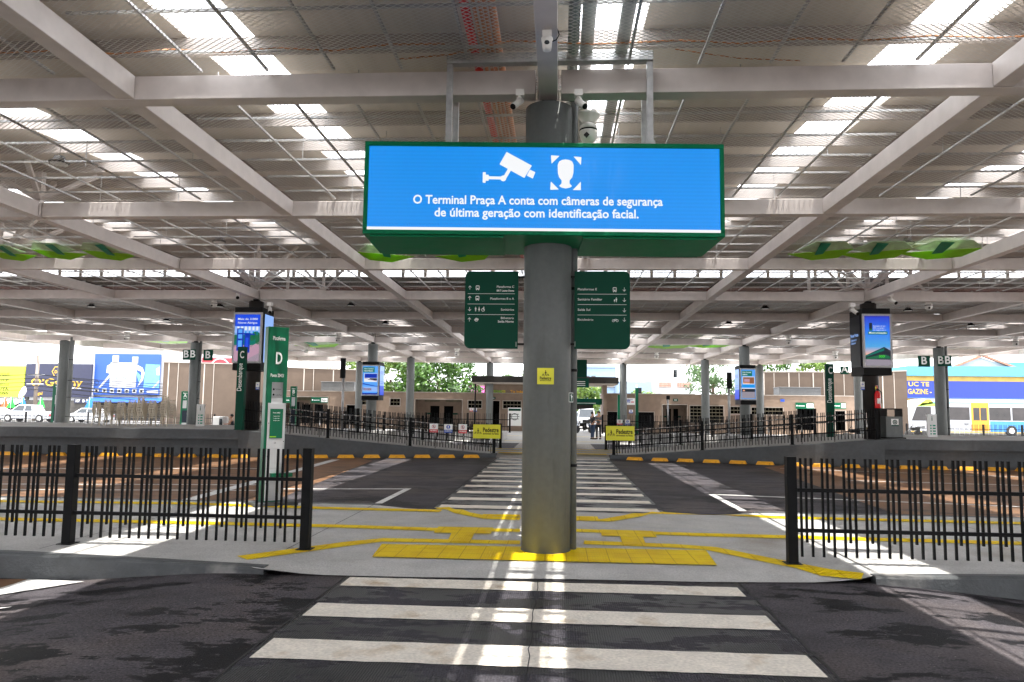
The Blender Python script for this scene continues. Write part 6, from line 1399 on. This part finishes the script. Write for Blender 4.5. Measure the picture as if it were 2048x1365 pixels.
# bus
YBUS = 72.0
xb0 = px_x(1817, YBUS); zb_ = lambda py: px_z(1950, py, YBUS)
t = thing('city_bus', 'white, yellow and blue city bus standing at the right behind the fence', 'bus', (xb0+6, YBUS, 0)); W_ = 2.5; Lb = 12.6; zr_ = zb_(799)
m = MB(); prof = [(0.05, .35), (Lb, .35), (Lb, zr_-.1), (Lb-.3, zr_), (1.6, zr_), (.7, zr_-.25), (.25, zr_-.8), (0, 1.4)]
a_ = m.pts([(xb0+p, YBUS, q) for p, q in prof]); b_ = m.pts([(xb0+p, YBUS+W_, q) for p, q in prof]); m.face(a_); m.face(b_[::-1])
for i in range(len(prof)): j = (i+1) % len(prof); m.face((a_[j], a_[i], b_[i], b_[j]))
bd = m.build('body', 'car_white', t)
zw0, zw1 = zb_(841), zb_(815); e = .012
mat('bus_yellow', (.50, .22, .006), .35); mat('bus_blue', (.03, .18, .42), .35); mat('bus_green', (.20, .34, .04), .35); mat('bus_glass', (.018, .014, .014), .3, var=.7, scale=.8)
m = MB(); x1w = px_x(1893, YBUS); m.quad((xb0+.25, YBUS-e, zw0-.1), (px_x(1862, YBUS), YBUS-e, zw0-.1), (px_x(1862, YBUS), YBUS-e, zw1), (xb0+.75, YBUS-e, zw1)); m.build('driver_window', 'bus_glass', bd)
for p0, p1 in ((1894, 1939), (1978, 2021), (2024, 2066), (2069, 2110)): m = MB(); m.box(px_x(p0, YBUS), px_x(p1, YBUS), YBUS-e, YBUS-.002, zw0, zw1); m.build('window', 'bus_glass', bd)
m = MB(); m.box(px_x(1942, YBUS), px_x(1977, YBUS), YBUS-.02, YBUS-.002, .42, zb_(806)); dr = m.build('door', 'bus_yellow', t); m = MB()
for p0, p1 in ((1946, 1958.5), (1960.5, 1973)): m.box(px_x(p0, YBUS), px_x(p1, YBUS), YBUS-.03, YBUS-.021, zw0-.0, zw1-.05); m.box(px_x(p0, YBUS), px_x(p1, YBUS), YBUS-.03, YBUS-.021, .6, zw0-.35) if False else None
m.build('door_glass', 'bus_glass', dr)
m = MB(); m.box(px_x(1979, YBUS), xb0+Lb-.02, YBUS-e, YBUS-.002, .36, zw0-.08); m.build('blue_panel', 'bus_blue', bd); m = MB(); m.box(px_x(1858, YBUS), xb0+Lb-.02, YBUS-e, YBUS-.002, zr_-.42, zr_-.3); m.build('blue_stripe', 'sky_board', bd)
m = MB(); m.quad((xb0+.9, YBUS-e, zw1+.05), (px_x(1893, YBUS), YBUS-e, zw1+.05), (px_x(1893, YBUS), YBUS-e, zw1+.35), (xb0+1.3, YBUS-e, zw1+.35)); m.build('green_panel', 'bus_green', bd); m = MB(); m.quad((xb0+.75, YBUS-e, zr_-.72), (px_x(1868, YBUS), YBUS-e, zr_-.42), (px_x(1862, YBUS), YBUS-e, zr_-.05), (xb0+1.65, YBUS-e, zr_-.05)); m.build('yellow_panel', 'yellow_board', bd)
for wx in (2.6, 9.2): m = MB(); m.use('rubber'); m.tube((xb0+wx, YBUS-.04, .48), (xb0+wx, YBUS+.25, .48), .48, 20); tw = m.build('wheel', None, t); m = MB(); m.use('stainless'); m.tube((xb0+wx, YBUS-.05, .48), (xb0+wx, YBUS-.041, .48), .27, 14); m.build('rim', None, tw)
P = Panel((px_x(1926, YBUS), YBUS, zb_(852)), (1, 0, 0), (0, 0, 1), .6, .3, .02); P.text('ink_black', '80001', .5, .3, .22, 'c', .01, .9); P.build('number', bd)
# motorcycles by the pavement (dark, parked)
def moto(px, Y, lab, z=.03):
    c = A(px, 860, Y); x = c.x; t = thing('motorcycle', lab, 'motorcycle', (x, Y, z), 'parked motorcycles')
    for s in (-.62, .62): m = MB(); m.use('rubber'); m.lathe((x+s, Y-.05, z+.3), [(.2, 0), (.3, .0), (.3, .1), (.2, .1)], 18, (0, 1, 0)); m.build('wheel', None, t)
    m = MB(); m.bar((x-.62, Y, z+.3), (x-.35, Y, z+.95), .06, .06); m.bar((x-.35, Y, z+.7), (x+.2, Y, z+.72), .26, .24); m.bar((x-.1, Y, z+.35), (x+.25, Y, z+.5), .3, .3); m.bar((x+.2, Y, z+.5), (x+.62, Y, z+.3), .06, .08); m.build('frame', 'ink_black', t)
    m = MB(); m.bar((x-.02, Y, z+.84), (x+.6, Y, z+.88), .22, .10); m.build('seat', 'rubber', t); m = MB(); m.bar((x-.33, Y-.34, z+1.02), (x-.33, Y+.34, z+1.02), .035, .035); m.build('handlebar', 'stainless', t)
moto(1833, 60, 'black motorcycle parked behind the white info board on the right'); moto(1712, 50, 'black motorcycle behind the right ramp fence near the dark column'); moto(1168, 60, 'motorcycle parked beyond the far crossing beside the two people')
# traffic lights
def tl(px, pyt, pyb, Y, lab):
    a = A(px, pyb, Y); zt = px_z(px, pyt, Y); t = thing('traffic_light', lab, 'traffic light', (a.x, Y, 0)); m = MB(); m.tube((a.x-.5, Y, 0), (a.x-.5, Y, zt+.3), .07, 8); m.build('pole', 'galvanised', t); h = MB(); h.box(a.x-.45, a.x, Y-.15, Y+.15, a.z, zt); hd = h.build('signal_head', 'ink_black', t)
    m = MB(); m.use('car_glass'); dz = (zt-a.z)/3
    for i in range(3): m.tube((a.x-.22, Y-.151, a.z+dz*(i+.5)), (a.x-.22, Y-.28, a.z+dz*(i+.5)), dz*.36, 12)
    m.build('lens_hood', None, hd)
tl(1354, 740, 756, 95, 'black traffic light on a pole above the white lattice window building'); tl(1283, 776, 790, 80, 'black traffic light beside the taller thin green pillar')
# street side fences
def streetfence(px0, px1, Y, zb, lab, z=0):
    x0, x1 = px_x(px0, Y), px_x(px1, Y); n = max(1, round((x1-x0)/2.7)); L_ = x1-x0
    fence((x0, Y), (x1, Y), [L_*i/n for i in range(n+1)], lab, h=1.1, pitch=.36, zf=lambda x, y: zb)
streetfence(-70, 430, 62, .05, 'black slatted fence along the street behind the stacked chairs'); streetfence(1812, 2120, 60, .05, 'black slatted fence before the bus'); streetfence(560, 690, 47.2, .5, 'black slatted fence on the rear platform behind the left ramp'); streetfence(1130, 1178, 63, .05, 'short black fence beyond the far crossing')
streetfence(770, 1020, 43.8, .5, 'black slatted fence on the rear platform left of the crossing'); streetfence(1205, 1400, 43.8, .5, 'black slatted fence on the rear platform right of the crossing')
def cone_barrier(px, Y, lab): 
    c = A(px, 860, Y); t = thing('traffic_cone', lab, 'cone', (c.x, Y, .02)); m = MB(); m.use('sign_red'); m.lathe((c.x, Y, .05), [(.19, 0), (.11, .35), (.04, .7)], 14); m.build('cone', None, t); m = MB(); m.box(c.x-.25, c.x+.25, Y-.25, Y+.25, .02, .049); m.build('base', 'ink_black', t)
cone_barrier(1858, 58, 'orange traffic cone behind the right info board')
def barrel(px, Y, lab, m_): 
    c = A(px, 860, Y); t = thing('safety_barrel', lab, 'barrel', (c.x, Y, PH)); m = MB(); m.use(m_); m.lathe((c.x, Y, PH+.01), [(.26, 0), (.30, .1), (.27, .5), (.30, .55), (.22, .72)], 16); m.build('drum', None, t); m = MB(); m.box(c.x-.1, c.x+.1, Y-.33, Y-.305, PH+.45, PH+.65); m.build('sign_plate', 'ink_white', t)
# ================================================================ TREES
def leafmat(name, c1, c2):
    m, t, b = nodes(name); N = t.nodes.new; L = t.links.new
    oi = N('ShaderNodeTexCoord'); n = N('ShaderNodeTexNoise'); n.inputs['Scale'].default_value = 1.1; n.inputs['Detail'].default_value = 3; L(oi.outputs['Object'], n.inputs['Vector'])
    r = N('ShaderNodeValToRGB'); r.color_ramp.elements[0].position = .35; r.color_ramp.elements[1].position = .65; r.color_ramp.elements[0].color = (*c1, 1); r.color_ramp.elements[1].color = (*c2, 1); L(n.outputs['Fac'], r.inputs[0]); L(r.outputs[0], b.inputs['Base Color']); b.inputs['Roughness'].default_value = .45
    tr = N('ShaderNodeBsdfTranslucent'); L(r.outputs[0], tr.inputs[0]); k = N('ShaderNodeMixShader'); k.inputs[0].default_value = .35; L(b.outputs[0], k.inputs[1]); L(tr.outputs[0], k.inputs[2]); L(k.outputs[0], t.nodes['Material Output'].inputs[0])
leafmat('leaves_dark', (.018, .055, .006), (.065, .15, .012)); leafmat('leaves_light', (.06, .125, .014), (.16, .24, .04)); leafmat('leaves_grey', (.035, .08, .025), (.10, .165, .06))
def tree(x, y, h, rad, lm, lab, seed, n=4200, lo=.25, leaf=.2, clumps=26):
    rnd = random.Random(seed); t = thing('tree', lab, 'tree', (x, y, 0)); m = MB(); m.use('trunk'); top = Vector((x+rnd.uniform(-.3, .3), y, h*.55)); m.tube((x, y, 0), top, .28, 10, .16)
    cs = []
    for i in range(clumps):
        a = rnd.uniform(0, 2*math.pi); rr = rad*math.sqrt(rnd.uniform(.05, 1))*.85; z = h*lo+(h*(1-lo)-.6)*rnd.random(); f = 1-abs((z/h-.6))*.75; cs.append((Vector((x+rr*f*math.cos(a), y+rr*f*math.sin(a), z)), rad*rnd.uniform(.22, .38)))
    for c, r_ in cs[:9]: m.tube(Vector((x, y, h*.28)).lerp(top, rnd.random()), c, .09, 6, .03)
    m.build('trunk', None, t); b = MB()
    for i in range(n):
        c, r_ = cs[i % clumps]; d = Vector((rnd.gauss(0, 1), rnd.gauss(0, 1), rnd.gauss(0, 1))).normalized(); p = c+Vector((d.x, d.y, d.z*.75))*r_*(rnd.random()**.33)
        nn = (d+Vector((rnd.uniform(-.7, .7), rnd.uniform(-.7, .7), rnd.uniform(-.2, 1)))).normalized(); u_ = nn.orthogonal().normalized(); v_ = nn.cross(u_); s = leaf*rnd.uniform(.6, 1.3); a = rnd.uniform(0, 6.28); u2 = u_*math.cos(a)+v_*math.sin(a); v2 = nn.cross(u2)
        b.quad(p-u2*s, p-v2*s*.5, p+u2*s, p+v2*s*.5)
    b.build('crown', lm, t); return t
def treepx(px, Y, *a, **k): tree(px_x(px, Y), Y, *a, **k)
treepx(880, 84, 9.5, 5.4, 'leaves_dark', 'big dense green tree behind the low service building, left of the kiosk', 1, n=9000, lo=.22, leaf=.24, clumps=44)
treepx(775, 86, 9.5, 4.6, 'leaves_light', 'pale yellowish green tree beside the left small blue screen', 2, n=6000, lo=.2, leaf=.22, clumps=34); treepx(690, 92, 9.2, 4.0, 'leaves_light', 'pale green tree top showing above the left brown wall', 3, n=3000, leaf=.22)
treepx(1037, 100, 7.6, 2.6, 'leaves_grey', 'small pale tree close to the left edge of the middle column', 4, n=1800); treepx(1160, 88, 5.6, 3.6, 'leaves_light', 'low bright tree under the kiosk roof beyond the crossing', 5, n=3500, lo=.3); treepx(1283, 98, 4.9, 3.0, 'leaves_light', 'low yellow green bush tree before the pale far buildings', 6, n=2200, lo=.3)
treepx(1428, 88, 10, 4.4, 'leaves_grey', 'airy green tree between two grey columns right of the crossing', 7, n=4200, lo=.2, clumps=34); treepx(1545, 94, 10, 4.5, 'leaves_dark', 'green tree top above the right brown wall, left one', 8, n=4000, lo=.4); treepx(1625, 94, 9.4, 3.6, 'leaves_light', 'pale green tree top above the right brown wall, right one', 9, n=3000, lo=.4)
treepx(1360, 120, 6.5, 3.0, 'leaves_light', 'distant small tree beside the white lattice window building', 10, n=1500)
